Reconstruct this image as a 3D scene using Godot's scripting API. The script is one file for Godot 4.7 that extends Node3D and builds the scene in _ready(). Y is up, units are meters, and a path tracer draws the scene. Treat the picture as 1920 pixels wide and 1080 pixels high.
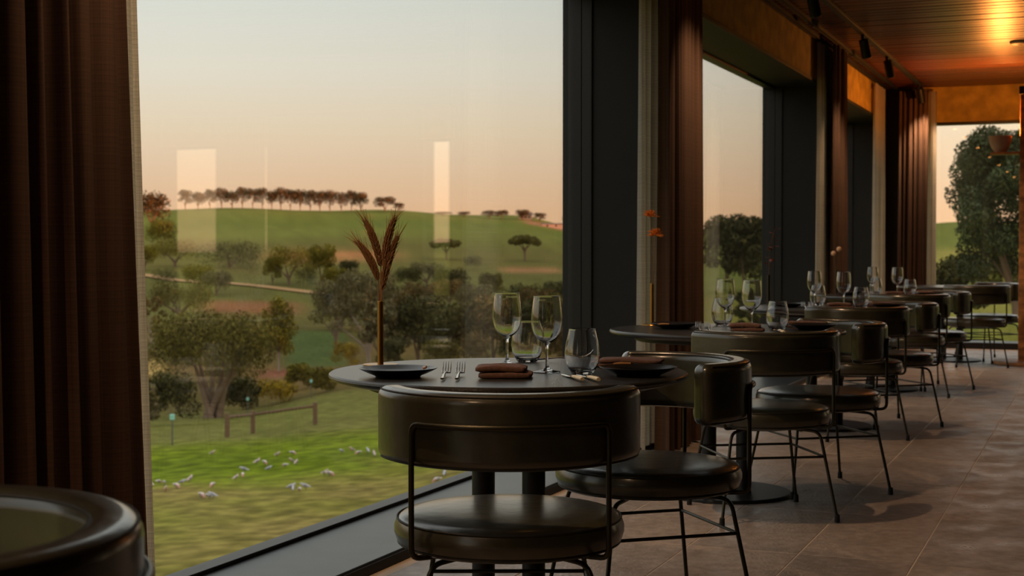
extends Node3D

# ---------------------------------------------------------------- sky and view
const SPOT_ENERGY := 2.1
const BOWL_ENERGY := 2.4

func sky_colour(el: float, az: float) -> Color:      # elevation and azimuth in degrees, azimuth from -z towards +x; linear radiance
	var keys := [[-90.0, 0.12, 0.12, 0.09], [-0.5, 0.3, 0.24, 0.16], [0.0, 0.80, 0.47, 0.27], [1.6, 0.82, 0.52, 0.31], [3.0, 0.83, 0.60, 0.40], [4.8, 0.86, 0.72, 0.52], [7.0, 0.85, 0.81, 0.68], [10.5, 0.76, 0.82, 0.76], [16.0, 0.74, 0.80, 0.78], [35.0, 0.92, 0.95, 0.92], [90.0, 0.98, 1.02, 1.02]]
	var c := Vector3(keys[-1][1], keys[-1][2], keys[-1][3])
	for k in keys.size() - 1:
		if el < keys[k + 1][0]:
			var t: float = clampf((el - keys[k][0]) / (keys[k + 1][0] - keys[k][0]), 0, 1)
			c = Vector3(keys[k][1], keys[k][2], keys[k][3]).lerp(Vector3(keys[k + 1][1], keys[k + 1][2], keys[k + 1][3]), t)
			break
	# the sun has just gone behind the ridge on the +x side: warm glow there, fading round the horizon
	var d := absf(fposmod(az - SUN_AZ + 180.0, 360.0) - 180.0)
	var low := exp(-maxf(el, 0.0) / 12.0)
	var side := exp(-pow(d / 74.0, 2.0))
	var near := exp(-(pow(d / 26.0, 2.0) + pow((el - 1.0) / 9.0, 2.0)))
	c += Vector3(1.55, 0.95, 0.42) * side * low
	c += Vector3(3.2, 1.9, 0.7) * near
	# the sky thins a little to the right of the view
	if el < -0.5:
		c = Vector3(0.2, 0.16, 0.11)
	return Color(c.x, c.y, c.z)

const SUN_AZ := 92.0
const SUN_EL := 0.85

func build_view() -> void:
	var cam := Camera3D.new()
	cam.name = "camera"
	cam.position = Vector3(0, 1.093, 0)
	cam.rotation_degrees = Vector3(-1.485, 22.35, 0)
	var at := CameraAttributesPhysical.new()
	at.frustum_focal_length = 60.0
	at.frustum_focus_distance = 4.2
	at.exposure_aperture = 8.0
	at.frustum_near = 0.05
	at.frustum_far = 6000.0
	cam.attributes = at
	cam.near = 0.05
	cam.far = 6000.0
	cam.fov = rad_to_deg(2.0 * atan(540.0 / 2700.0))
	add_child(cam)
	cam.current = true
	var w := 512
	var h := 512
	var im := Image.create(w * 2, h, false, Image.FORMAT_RGBF)
	for y in h:
		for x in w * 2:
			im.set_pixel(x, y, sky_colour(90.0 - (y + 0.5) * 180.0 / h, (x + 0.5) * 360.0 / (w * 2)))
	var sm := PanoramaSkyMaterial.new()
	sm.panorama = ImageTexture.create_from_image(im)
	var sky := Sky.new()
	sky.sky_material = sm
	var env := Environment.new()
	env.background_mode = Environment.BG_SKY
	env.sky = sky
	env.tonemap_mode = Environment.TONE_MAPPER_LINEAR
	env.tonemap_exposure = 1.0
	env.sdfgi_enabled = true
	env.ssao_enabled = true
	env.ssil_enabled = true
	var we := WorldEnvironment.new()
	we.name = "world"
	we.environment = env
	add_child(we)
	var sun := DirectionalLight3D.new()
	sun.name = "sun"
	sun.light_color = Color(1.0, 0.57, 0.32)
	sun.light_energy = 2.4
	sun.light_angular_distance = 0.5
	sun.shadow_enabled = true
	sun.sky_mode = DirectionalLight3D.SKY_MODE_LIGHT_ONLY
	var az := deg_to_rad(SUN_AZ)
	var el := deg_to_rad(SUN_EL)
	var to_sun := Vector3(sin(az) * cos(el), sin(el), -cos(az) * cos(el))
	add_child(sun)
	sun.look_at_from_position(to_sun * 100.0, Vector3.ZERO, Vector3.UP)

func _ready() -> void:
	build_view()
	make_materials()
	build_land()
	build_room()
	build_fittings()
	build_furniture()
	build_plants()
	build_yard()
	build_birds()

# ---------------------------------------------------------------- mesh builder
class MB:
	var p := PackedVector3Array()
	var n := PackedVector3Array()
	var c := PackedColorArray()
	var ix := PackedInt32Array()
	var tint := Color(1, 1, 1)

	func v(pos: Vector3, nor: Vector3) -> int:
		p.append(pos); n.append(nor); c.append(tint)
		return p.size() - 1

	func tri(a: int, b: int, d: int) -> void:
		var g := (p[b] - p[a]).cross(p[d] - p[a])
		ix.append(a)
		if g.dot(n[a] + n[b] + n[d]) > 0.0:
			ix.append(d); ix.append(b)
		else:
			ix.append(b); ix.append(d)

	func quad(a: int, b: int, d: int, e: int) -> void:
		tri(a, b, d); tri(a, d, e)

	func flat(a: Vector3, b: Vector3, d: Vector3, e: Vector3, out: Vector3) -> void:
		quad(v(a, out), v(b, out), v(d, out), v(e, out))

	func mesh() -> ArrayMesh:
		var arr := []
		arr.resize(Mesh.ARRAY_MAX)
		arr[Mesh.ARRAY_VERTEX] = p
		arr[Mesh.ARRAY_NORMAL] = n
		arr[Mesh.ARRAY_COLOR] = c
		arr[Mesh.ARRAY_INDEX] = ix
		var m := ArrayMesh.new()
		m.add_surface_from_arrays(Mesh.PRIMITIVE_TRIANGLES, arr)
		return m

	# normals from the faces of an indexed surface whose triangles were added through raw()
	func raw(a: int, b: int, d: int) -> void:
		ix.append(a); ix.append(b); ix.append(d)

	func smooth(from := 0) -> void:
		for i in range(from, n.size()):
			n[i] = Vector3.ZERO
		var k := 0
		while k < ix.size():
			var a := ix[k]; var b := ix[k + 1]; var d := ix[k + 2]
			if a >= from:
				var g := (p[d] - p[a]).cross(p[b] - p[a])
				n[a] += g; n[b] += g; n[d] += g
			k += 3
		for i in range(from, n.size()):
			n[i] = n[i].normalized() if n[i].length_squared() > 1e-20 else Vector3.UP

	# smooth normals of a closed surface, turned outwards by its signed volume
	func smooth_closed(from_v := 0, from_i := 0) -> void:
		var vol := 0.0
		var k := from_i
		while k < ix.size():
			vol += p[ix[k]].dot(p[ix[k + 1]].cross(p[ix[k + 2]]))
			k += 3
		if vol > 0.0:
			k = from_i
			while k < ix.size():
				var t := ix[k + 1]
				ix[k + 1] = ix[k + 2]
				ix[k + 2] = t
				k += 3
		smooth(from_v)

	# a grid of rows of equal length; clockwise front, so list rows so that (column x row) points inwards
	func grid(rows: Array, closed_u: bool, flip := false) -> void:
		var base := p.size()
		var w: int = rows[0].size()
		for r in rows:
			for q in r:
				v(q, Vector3.UP)
		for j in rows.size() - 1:
			for i in (w if closed_u else w - 1):
				var a := base + j * w + i
				var b := base + j * w + (i + 1) % w
				var d := a + w
				var e := b + w
				if flip:
					raw(a, d, b); raw(b, d, e)
				else:
					raw(a, b, d); raw(b, e, d)

	func lathe(prof: Array, seg := 32, at := Transform3D.IDENTITY) -> void:
		var dirs := []
		for j in prof.size() - 1:
			var s: Vector2 = prof[j + 1] - prof[j]
			dirs.append(Vector2(s.y, -s.x).normalized())
		for j in prof.size() - 1:
			var n0: Vector2 = dirs[j]
			var n1: Vector2 = dirs[j]
			if j > 0 and dirs[j].dot(dirs[j - 1]) > 0.88:
				n0 = (dirs[j] + dirs[j - 1]).normalized()
			if j < dirs.size() - 1 and dirs[j].dot(dirs[j + 1]) > 0.88:
				n1 = (dirs[j] + dirs[j + 1]).normalized()
			var a0: Vector2 = prof[j]
			var a1: Vector2 = prof[j + 1]
			var base := p.size()
			for i in seg:
				var t := TAU * i / seg
				var cs := cos(t); var sn := sin(t)
				v(at * Vector3(a0.x * cs, a0.y, a0.x * sn), (at.basis * Vector3(n0.x * cs, n0.y, n0.x * sn)).normalized())
				v(at * Vector3(a1.x * cs, a1.y, a1.x * sn), (at.basis * Vector3(n1.x * cs, n1.y, n1.x * sn)).normalized())
			for i in seg:
				var k := base + 2 * i
				var l := base + 2 * ((i + 1) % seg)
				if a0.x > 1e-6:
					tri(k, l, k + 1)
				if a1.x > 1e-6:
					tri(l, l + 1, k + 1)

	func tube(pts: Array, rad, seg := 8, caps := true, flatten := 1.0) -> void:
		var m := pts.size()
		var t0: Vector3 = (pts[1] - pts[0]).normalized()
		var side := t0.cross(Vector3.UP if absf(t0.y) < 0.9 else Vector3.RIGHT).normalized()
		var first := p.size()
		for j in m:
			var a: Vector3 = pts[maxi(j - 1, 0)]
			var b: Vector3 = pts[mini(j + 1, m - 1)]
			var t := (b - a).normalized()
			side = (side - t * side.dot(t)).normalized()
			var up := side.cross(t)
			var r: float = rad[j] if rad is Array else rad
			for i in seg:
				var ang := TAU * i / seg
				var d := side * cos(ang) + up * sin(ang)
				v(pts[j] + (side * cos(ang) + up * sin(ang) * flatten) * r, d)
		for j in m - 1:
			for i in seg:
				var a := first + j * seg + i
				var b := first + j * seg + (i + 1) % seg
				tri(a, b, a + seg); tri(b, b + seg, a + seg)
		if caps:
			for e in [0, m - 1]:
				var q: Vector3 = pts[e]
				var out: Vector3 = (pts[0] - pts[1]).normalized() if e == 0 else (pts[m - 1] - pts[m - 2]).normalized()
				var mid := v(q, out)
				var ring := []
				for i in seg:
					ring.append(v(p[first + e * seg + i], out))
				for i in seg:
					tri(mid, ring[i], ring[(i + 1) % seg])

	# box with rounded edges of radius b
	func rbox(size: Vector3, b: float, at := Transform3D.IDENTITY) -> void:
		var h := size * 0.5
		b = minf(b, minf(h.x, minf(h.y, h.z)) * 0.98)
		var inner := h - Vector3.ONE * b
		for ax in 3:
			for s in [-1.0, 1.0]:
				var u := (ax + 1) % 3
				var w := (ax + 2) % 3
				var ids := []
				for j in 4:
					for i in 4:
						var q := Vector3.ZERO
						q[ax] = s * h[ax]
						q[u] = [-h[u], -inner[u], inner[u], h[u]][i]
						q[w] = [-h[w], -inner[w], inner[w], h[w]][j]
						var k := q.clamp(-inner, inner)
						var d := (q - k).normalized()
						ids.append(v(at * (k + d * b), (at.basis * d).normalized()))
				for j in 3:
					for i in 3:
						quad(ids[j * 4 + i], ids[j * 4 + i + 1], ids[j * 4 + i + 5], ids[j * 4 + i + 4])

	# plain box whose upper (side +1) or lower (-1) face is chamfered
	func slab(lo: Vector3, hi: Vector3, ch := 0.0, side := 1) -> void:
		var y_face := hi.y if side > 0 else lo.y
		var y_rim := y_face - ch * side
		var y_back := lo.y if side > 0 else hi.y
		var a := [Vector3(lo.x, 0, lo.z), Vector3(hi.x, 0, lo.z), Vector3(hi.x, 0, hi.z), Vector3(lo.x, 0, hi.z)]
		var i := [Vector3(lo.x + ch, 0, lo.z + ch), Vector3(hi.x - ch, 0, lo.z + ch), Vector3(hi.x - ch, 0, hi.z - ch), Vector3(lo.x + ch, 0, hi.z - ch)]
		var o := [Vector3(0, 0, -1), Vector3(1, 0, 0), Vector3(0, 0, 1), Vector3(-1, 0, 0)]
		var yf := Vector3(0, y_face, 0); var yr := Vector3(0, y_rim, 0); var yb := Vector3(0, y_back, 0)
		flat(i[0] + yf, i[1] + yf, i[2] + yf, i[3] + yf, Vector3(0, side, 0))
		flat(a[0] + yb, a[1] + yb, a[2] + yb, a[3] + yb, Vector3(0, -side, 0))
		for k in 4:
			var l := (k + 1) % 4
			flat(a[k] + yb, a[l] + yb, a[l] + yr, a[k] + yr, o[k])
			if ch > 0.0:
				flat(a[k] + yr, a[l] + yr, i[l] + yf, i[k] + yf, (o[k] + Vector3(0, side, 0)).normalized())

# ---------------------------------------------------------------- naming and grouping
var used := {}

func numbered(called: String) -> String:
	if not used.has(called):
		used[called] = 0
		return called
	used[called] += 1
	return "%s_%03d" % [called, used[called]]

func tag(o: Node, label: String, category: String, group := "") -> Node:
	o.set_meta("label", label)
	o.set_meta("category", category)
	if group:
		o.set_meta("group", group)
	return o

func thing(called: String, label: String, category: String, at := Vector3.ZERO, turn := 0.0, group := "") -> Node3D:
	var o := Node3D.new()
	o.name = numbered(called)
	add_child(o)
	o.position = at
	o.rotation.y = turn
	tag(o, label, category, group)
	return o

func put(called: String, shape, mat: Material, parent: Node = null) -> MeshInstance3D:
	var o := MeshInstance3D.new()
	o.mesh = shape.mesh() if shape is MB else shape
	o.material_override = mat
	if parent == null:
		o.name = numbered(called)
		add_child(o)
	else:
		o.name = called
		parent.add_child(o, true)
	return o

func struct(called: String, at := Vector3.ZERO) -> Node3D:
	var o := Node3D.new()
	o.name = called
	o.position = at
	add_child(o)
	o.set_meta("kind", "structure")
	return o

func dup(root: Node3D, label: String, at: Vector3, turn := 0.0, group := "") -> Node3D:
	var r: Node3D = root.duplicate()
	var stem := String(root.name)
	if stem.length() > 4 and stem[-4] == "_" and stem.right(3).is_valid_int():
		stem = stem.left(-4)
	r.name = numbered(stem)
	add_child(r)
	r.position = at
	r.rotation.y = turn
	r.set_meta("label", label)
	if group:
		r.set_meta("group", group)
	return r

func bent(pts: Array, r: float, steps := 5) -> Array:
	var out := [pts[0]]
	for i in range(1, pts.size() - 1):
		var a: Vector3 = pts[i] + (pts[i - 1] - pts[i]).normalized() * minf(r, pts[i].distance_to(pts[i - 1]) * 0.49)
		var b: Vector3 = pts[i] + (pts[i + 1] - pts[i]).normalized() * minf(r, pts[i].distance_to(pts[i + 1]) * 0.49)
		for k in steps + 1:
			var t := float(k) / steps
			out.append(a.lerp(pts[i], t).lerp(pts[i].lerp(b, t), t))
	out.append(pts[-1])
	return out

# ---------------------------------------------------------------- materials
var M := {}

func noise_tex(freq: float, lo: float, hi: float, size := 512, sd := 1, oct := 4, kind := FastNoiseLite.TYPE_SIMPLEX_SMOOTH) -> NoiseTexture2D:
	var f := FastNoiseLite.new()
	f.seed = sd
	f.noise_type = kind
	f.frequency = freq
	f.fractal_octaves = oct
	var t := NoiseTexture2D.new()
	t.width = size
	t.height = size
	t.seamless = true
	t.noise = f
	var g := Gradient.new()
	g.set_color(0, Color(lo, lo, lo))
	g.set_color(1, Color(hi, hi, hi))
	t.color_ramp = g
	return t

func mat(called: String, col: Color, rough: float, metal := 0.0) -> StandardMaterial3D:
	var m := StandardMaterial3D.new()
	m.resource_name = called
	m.albedo_color = col
	m.roughness = rough
	m.metallic = metal
	M[called] = m
	return m

func rgb(r: int, g: int, b: int) -> Color:
	return Color8(r, g, b)

func triplanar(m: StandardMaterial3D, scale: Vector3, world := true) -> void:
	m.uv1_triplanar = true
	m.uv1_world_triplanar = world
	m.uv1_scale = scale

func grain_tex(sd: int, lo: float, hi: float) -> ImageTexture:   # long streaks along u
	var f := FastNoiseLite.new()
	f.seed = sd
	f.frequency = 0.05
	f.fractal_octaves = 4
	var w := 256; var h := 256
	var im := Image.create(w, h, false, Image.FORMAT_RGB8)
	for y in h:
		for x in w:
			var t := TAU * x / w
			var q := 0.5 + 0.5 * f.get_noise_3d(cos(t) * 6.0, sin(t) * 6.0, y * 2.4)
			var k := lerpf(lo, hi, clampf((q - 0.25) * 2.0, 0, 1))
			im.set_pixel(x, y, Color(k, k * 0.985, k * 0.97))
	return ImageTexture.create_from_image(im)

func weave_tex(sd: int) -> ImageTexture:
	var r := RandomNumberGenerator.new()
	r.seed = sd
	var w := 128
	var im := Image.create(w, w, false, Image.FORMAT_RGB8)
	var cols := []
	var rows := []
	for i in w:
		cols.append(r.randf_range(0.84, 1.0)); rows.append(r.randf_range(0.84, 1.0))
	for y in w:
		for x in w:
			var k: float = cols[x] * rows[y] * (1.0 if (x + y) % 2 == 0 else 0.93)
			im.set_pixel(x, y, Color(k, k, k))
	return ImageTexture.create_from_image(im)

func make_materials() -> void:
	var speck := noise_tex(0.2, 0.3, 1.0, 512, 3, 2)
	var soft := noise_tex(0.012, 0.72, 1.0, 512, 5, 5)
	var fine := noise_tex(0.09, 0.0, 1.0, 512, 7, 4)
	var weave := weave_tex(11)
	# furniture
	var m := mat("leather", rgb(66, 64, 49), 0.33)
	m.clearcoat_enabled = true; m.clearcoat = 0.7; m.clearcoat_roughness = 0.18
	m.albedo_texture = soft; triplanar(m, Vector3.ONE * 1.7, false)
	m.heightmap_enabled = true; m.heightmap_texture = noise_tex(0.02, 0.0, 1.0, 512, 9, 3); m.heightmap_scale = 0.1
	m = mat("leather_seam", rgb(30, 26, 20), 0.6)
	m = mat("chair_steel", rgb(62, 59, 48), 0.36, 0.8)
	m = mat("rubber", rgb(16, 15, 14), 0.8)
	m = mat("table_stone", rgb(74, 72, 69), 0.29)
	m.albedo_texture = speck; triplanar(m, Vector3.ONE * 2.6, false)
	m.heightmap_enabled = true; m.heightmap_texture = fine; m.heightmap_scale = 0.06
	m = mat("black_steel", rgb(24, 24, 23), 0.48, 0.3)
	m = mat("brass", rgb(178, 132, 66), 0.3, 1.0)
	m = mat("dark_brass", rgb(70, 62, 52), 0.35, 1.0)
	m = mat("ceramic", rgb(30, 30, 32), 0.28)
	m = mat("napkin", rgb(120, 84, 68), 0.8)
	m.albedo_texture = soft; triplanar(m, Vector3.ONE * 9.0, false)
	m = mat("napkin_pale", rgb(176, 128, 108), 0.85)
	m = mat("silver", rgb(205, 203, 198), 0.16, 1.0)
	m = mat("bone", rgb(226, 208, 170), 0.4)
	m = mat("horn", rgb(168, 122, 74), 0.4)
	m = mat("wheat", rgb(138, 92, 52), 0.85)
	m = mat("straw_petal", rgb(222, 124, 34), 0.7); m.backlight_enabled = true; m.backlight = Color(0.5, 0.4, 0.2)
	m = mat("dry_stem", rgb(104, 80, 52), 0.85)
	m = mat("dry_leaf", rgb(118, 52, 38), 0.7); m.backlight_enabled = true; m.backlight = Color(0.5, 0.3, 0.2)
	m = mat("pale_ball", rgb(208, 164, 128), 0.9)
	m = mat("glassware", Color(1, 1, 1, 0.0), 0.0)
	m.refraction_enabled = true; m.refraction_scale = 0.055
	m = mat("pane", Color(0.8, 0.9, 0.86, 0.015), 0.0)
	m.transparency = BaseMaterial3D.TRANSPARENCY_ALPHA
	# room
	m = mat("frame_black", rgb(26, 26, 27), 0.42, 0.1)
	m = mat("pier_black", rgb(17, 15, 13), 0.65)
	m.albedo_texture = soft; triplanar(m, Vector3.ONE * 0.8)
	m = mat("sill_steel", rgb(46, 53, 57), 0.34, 0.3)
	m.albedo_texture = soft; triplanar(m, Vector3.ONE * 0.9)
	m = mat("ochre_wall", rgb(206, 168, 64), 0.75)
	m.albedo_texture = soft; triplanar(m, Vector3.ONE * 0.7)
	m = mat("dark_wall", rgb(58, 50, 44), 0.85)
	m = mat("grout", rgb(196, 178, 160), 0.9)
	var rough := noise_tex(0.006, 0.42, 0.95, 512, 21, 5)
	for k in 3:
		m = mat("tile_%d" % k, [rgb(164, 148, 136), rgb(155, 141, 130), rgb(170, 152, 138)][k], 0.62)
		m.albedo_texture = noise_tex(0.03, 0.78, 1.0, 512, 15, 5); triplanar(m, Vector3(1.1, 1.1, 1.1))
		m.roughness_texture = rough; m.roughness_texture_channel = BaseMaterial3D.TEXTURE_CHANNEL_RED
		m.heightmap_enabled = true; m.heightmap_texture = fine; m.heightmap_scale = 0.12
		if k > 0:
			m.albedo_texture = M["tile_0"].albedo_texture
	var grain := grain_tex(31, 0.62, 1.0)
	for k in 4:
		m = mat("slat_%d" % k, [rgb(116, 60, 28), rgb(92, 44, 20), rgb(138, 74, 36), rgb(104, 52, 25)][k], 0.36)
		m.albedo_texture = grain; triplanar(m, Vector3(0.35, 3.0, 3.0))
		m.uv1_offset = Vector3(0.0, 0.23 * k, 0.31 * k)
	m = mat("post_wood", rgb(196, 138, 84), 0.5)
	m.albedo_texture = grain; triplanar(m, Vector3(3.0, 0.4, 3.0))
	m = mat("bowl_clay", rgb(188, 164, 148), 0.75)
	m = mat("detector_white", rgb(206, 186, 160), 0.5)
	m = mat("heavy_cloth", rgb(106, 77, 59), 0.9)
	m.albedo_texture = weave; triplanar(m, Vector3.ONE * 6.0)
	m.backlight_enabled = true; m.backlight = Color(0.16, 0.1, 0.06)
	m = mat("sheer_cloth", rgb(236, 226, 210), 0.9)
	m.albedo_texture = weave; triplanar(m, Vector3.ONE * 6.0)
	m.backlight_enabled = true; m.backlight = Color(1.0, 0.95, 0.86)
	m = mat("rail_black", rgb(20, 19, 18), 0.7)
	m = mat("wheat_awn", rgb(168, 124, 70), 0.8)
	m = mat("spot_lens", rgb(255, 190, 110), 0.4)
	m.emission_enabled = true; m.emission = Color(1.0, 0.66, 0.32); m.emission_energy_multiplier = 10.0
	m = mat("warm_lamp", rgb(255, 190, 110), 0.5)
	m.emission_enabled = true; m.emission = Color(1.0, 0.62, 0.26); m.emission_energy_multiplier = 1.5
	# outdoors
	m = mat("land", Color(1, 1, 1), 0.95)
	m.vertex_color_use_as_albedo = true
	m.albedo_texture = noise_tex(0.02, 0.55, 1.0, 512, 41, 6); triplanar(m, Vector3(0.09, 0.09, 0.09))
	m.metallic_specular = 0.1
	m = mat("leaf", Color(1, 1, 1), 0.75)
	m.vertex_color_use_as_albedo = true
	m.metallic_specular = 0.25
	m.backlight_enabled = true; m.backlight = Color(0.36, 0.4, 0.2)
	m = mat("bark", rgb(120, 98, 80), 0.9)
	m = mat("pale_bark", rgb(158, 144, 126), 0.85)
	m = mat("fence_wood", rgb(112, 86, 62), 0.85)
	m = mat("stake_metal", rgb(90, 96, 92), 0.6)
	m = mat("stake_cap", rgb(150, 214, 206), 0.5)
	m = mat("track_dirt", rgb(178, 136, 84), 0.95)
	m = mat("feather", Color(1, 1, 1), 0.8)
	m.vertex_color_use_as_albedo = true
	m = mat("house_wall", rgb(196, 170, 150), 0.8)
	m = mat("house_roof", rgb(120, 112, 110), 0.7)
	m = mat("house_window", rgb(60, 56, 60), 0.2)

# ---------------------------------------------------------------- land
const LAND := [
	[-16.70, Vector2(31, -5.8), Vector2(47, -6.8), Vector2(69, -7.8), Vector2(94, -10.1), Vector2(125, -12.8), Vector2(167, -14.8), Vector2(209, -15.6), Vector2(271, -16.0), Vector2(334, -14.1), Vector2(418, -10.5), Vector2(501, -5.1), Vector2(626, 3.3), Vector2(783, 15.0), Vector2(940, 26.8), Vector2(1148, 31.2), Vector2(1566, 28.9)],
	[-11.31, Vector2(31, -5.7), Vector2(46, -6.6), Vector2(67, -7.5), Vector2(92, -9.9), Vector2(122, -12.6), Vector2(163, -14.5), Vector2(204, -15.2), Vector2(265, -15.8), Vector2(326, -13.7), Vector2(408, -10.5), Vector2(490, -5.1), Vector2(612, 3.3), Vector2(765, 15.0), Vector2(918, 27.4), Vector2(1122, 32.5), Vector2(1530, 28.9)],
	[-5.71, Vector2(30, -5.6), Vector2(45, -6.4), Vector2(66, -7.0), Vector2(90, -8.7), Vector2(121, -10.5), Vector2(161, -12.9), Vector2(201, -15.1), Vector2(261, -15.8), Vector2(322, -14.3), Vector2(402, -10.8), Vector2(482, -5.7), Vector2(603, 2.9), Vector2(754, 13.6), Vector2(904, 25.1), Vector2(1105, 30.0), Vector2(1507, 27.8)],
	[0.00, Vector2(30, -4.8), Vector2(45, -5.7), Vector2(66, -6.5), Vector2(90, -7.9), Vector2(120, -9.7), Vector2(160, -11.9), Vector2(200, -13.6), Vector2(260, -14.3), Vector2(320, -13.7), Vector2(400, -10.5), Vector2(480, -6.0), Vector2(600, 2.0), Vector2(750, 12.2), Vector2(900, 22.4), Vector2(1100, 27.6), Vector2(1500, 26.1)],
	[3.39, Vector2(30, -4.2), Vector2(45, -4.9), Vector2(66, -5.9), Vector2(90, -7.1), Vector2(120, -8.7), Vector2(160, -10.2), Vector2(200, -11.5), Vector2(260, -11.9), Vector2(321, -11.4), Vector2(401, -9.3), Vector2(481, -6.0), Vector2(601, -1.1), Vector2(751, 6.6), Vector2(902, 13.8), Vector2(1102, 17.0), Vector2(1503, 17.8)],
	[9.67, Vector2(30, -3.2), Vector2(46, -4.1), Vector2(67, -4.9), Vector2(91, -5.7), Vector2(122, -6.5), Vector2(162, -7.2), Vector2(203, -7.8), Vector2(264, -7.8), Vector2(325, -7.8), Vector2(406, -6.6), Vector2(487, -4.8), Vector2(609, -1.1), Vector2(761, 4.7), Vector2(913, 9.8), Vector2(1116, 12.1), Vector2(1522, 14.4)],
	[18.24, Vector2(19, 0.2), Vector2(32, -0.4), Vector2(47, -1.0), Vector2(69, -1.8), Vector2(95, -2.4), Vector2(126, -3.1), Vector2(168, -3.8), Vector2(211, -4.5), Vector2(274, -4.8), Vector2(337, -4.8), Vector2(421, -4.1), Vector2(505, -2.5), Vector2(632, 2.0), Vector2(790, 9.4), Vector2(948, 18.4), Vector2(1158, 22.3), Vector2(1579, 23.3)],
]

func land_profile(col: Array, r: float) -> float:
	var last: Vector2 = Vector2(3.0, -0.55)
	if r <= 3.0:
		return -0.55
	for k in range(1, col.size()):
		var q: Vector2 = col[k]
		if r <= q.x:
			var t := (log(r) - log(last.x)) / (log(q.x) - log(last.x))
			return lerpf(last.y, q.y, t)
		last = q
	return last.y - (r - last.x) * 0.05

func land_height(x: float, z: float) -> float:
	var r := sqrt(x * x + z * z)
	var al := rad_to_deg(atan2(x, -z)) + 22.35          # degrees right of the long view down the room
	if al > 180.0:
		al -= 360.0
	var h: float
	if al <= LAND[0][0]:
		h = land_profile(LAND[0], r)
		if al < -80.0:
			h = lerpf(h, minf(h, -0.8 - 0.01 * r), clampf((-80.0 - al) / 60.0, 0, 1))
	elif al >= LAND[-1][0]:
		var back := -0.6 - 0.002 * r
		if r > 700.0:
			back += 44.0 * smoothstep(700.0, 1500.0, r) * smoothstep(58.0, 92.0, al)   # the low western ridge that the sun has gone behind
		h = lerpf(land_profile(LAND[-1], r), back, smoothstep(30.0, 60.0, al))
		if al > 140.0:
			h = lerpf(h, -0.8 - 0.006 * r, smoothstep(140.0, 180.0, al))
	else:
		for k in LAND.size() - 1:
			if al < LAND[k + 1][0]:
				var t := smoothstep(0.0, 1.0, (al - LAND[k][0]) / (LAND[k + 1][0] - LAND[k][0]))
				h = lerpf(land_profile(LAND[k], r), land_profile(LAND[k + 1], r), t)
				break
	if x > -3.3 and x < 8.0 and z > -17.9 and z < 6.0:      # cut level under the building
		return minf(h, -0.5)
	h += r * 0.0012 * (sin(x * 0.021 + 1.3) * sin(z * 0.017) + 0.5 * sin(x * 0.05 - z * 0.043))
	return h

func on_land(x: float, z: float) -> Vector3:
	return Vector3(x, land_height(x, z), z)

func smooth_band(v: float, a: float, b: float, soft: float) -> float:
	return smoothstep(a - soft, a + soft, v) * (1.0 - smoothstep(b - soft, b + soft, v))

func land_colour(x: float, z: float, f: FastNoiseLite) -> Color:
	var r := sqrt(x * x + z * z)
	var al := rad_to_deg(atan2(x, -z)) + 22.35
	var along := f.get_noise_2d(x * 0.9, z * 0.9)
	var wide := f.get_noise_2d(x * 0.12 + 90.0, z * 0.12)
	var lr := r * (1.0 + 0.05 * wide)
	var col := rgb(126, 130, 76).lerp(rgb(98, 112, 48), clampf(0.5 + 1.1 * along, 0, 1))
	col = col.lerp(rgb(92, 122, 26), smoothstep(46.0, 53.0, lr + along * 7.0))
	col = col.lerp(rgb(80, 112, 28), 0.6 * smooth_band(lr + along * 4.0, 54.0, 59.0, 2.0))
	col = col.lerp(rgb(94, 110, 56), smoothstep(62.0, 68.0, lr))
	col = col.lerp(rgb(72, 78, 40).lerp(rgb(98, 90, 54), clampf(0.5 + wide, 0, 1)), smoothstep(112.0, 125.0, lr))
	col = col.lerp(rgb(66, 90, 48), smooth_band(al, -9.0, -6.6, 0.5) * smooth_band(r, 195.0, 300.0, 12.0))
	col = col.lerp(rgb(160, 154, 96), smooth_band(al, -40.0, -13.6, 0.4) * smooth_band(r, 186.0, 228.0, 8.0))
	col = col.lerp(rgb(112, 84, 64), smooth_band(al, -10.0, -5.0, 0.5) * smooth_band(r, 176.0, 196.0, 5.0))
	col = col.lerp(rgb(86, 98, 52), smoothstep(300.0, 330.0, r))
	col = col.lerp(rgb(118, 92, 62), smooth_band(al, -12.2, -8.4, 0.8) * smooth_band(r, 335.0, 372.0, 8.0))
	col = col.lerp(rgb(94, 102, 54), smoothstep(440.0, 500.0, r))
	col = col.lerp(rgb(150, 118, 76), smooth_band(al, -9.5, -4.6, 1.0) * smooth_band(r, 530.0, 580.0, 14.0))
	col = col.lerp(rgb(168, 128, 98), smooth_band(al, -0.4, 1.9, 0.3) * smooth_band(r, 484.0, 496.0, 4.0))
	col = col.lerp(rgb(100, 118, 56), smoothstep(600.0, 680.0, r + 40.0 * wide))
	col = col.lerp(rgb(88, 112, 48), smooth_band(r, 740.0, 850.0, 30.0) * 0.7)
	col = col.lerp(rgb(140, 116, 88), smooth_band(al, 0.5, 2.6, 0.25) * smooth_band(r, 838.0, 856.0, 3.0))
	if al > 6.0:
		var k := smoothstep(6.0, 9.0, al)
		var g := rgb(108, 120, 52).lerp(rgb(92, 112, 50), smoothstep(200.0, 420.0, r))
		g = g.lerp(rgb(112, 136, 66), smoothstep(11.0, 14.0, al) * (1.0 - smoothstep(26.0, 40.0, r)))
		g = g.lerp(rgb(122, 132, 66), smoothstep(11.0, 14.0, al) * smooth_band(r, 420.0, 640.0, 40.0))
		col = col.lerp(g, k)
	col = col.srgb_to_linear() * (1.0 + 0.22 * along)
	return Color(col.r * 2.6, col.g * 1.85, col.b * 1.75)

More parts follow.
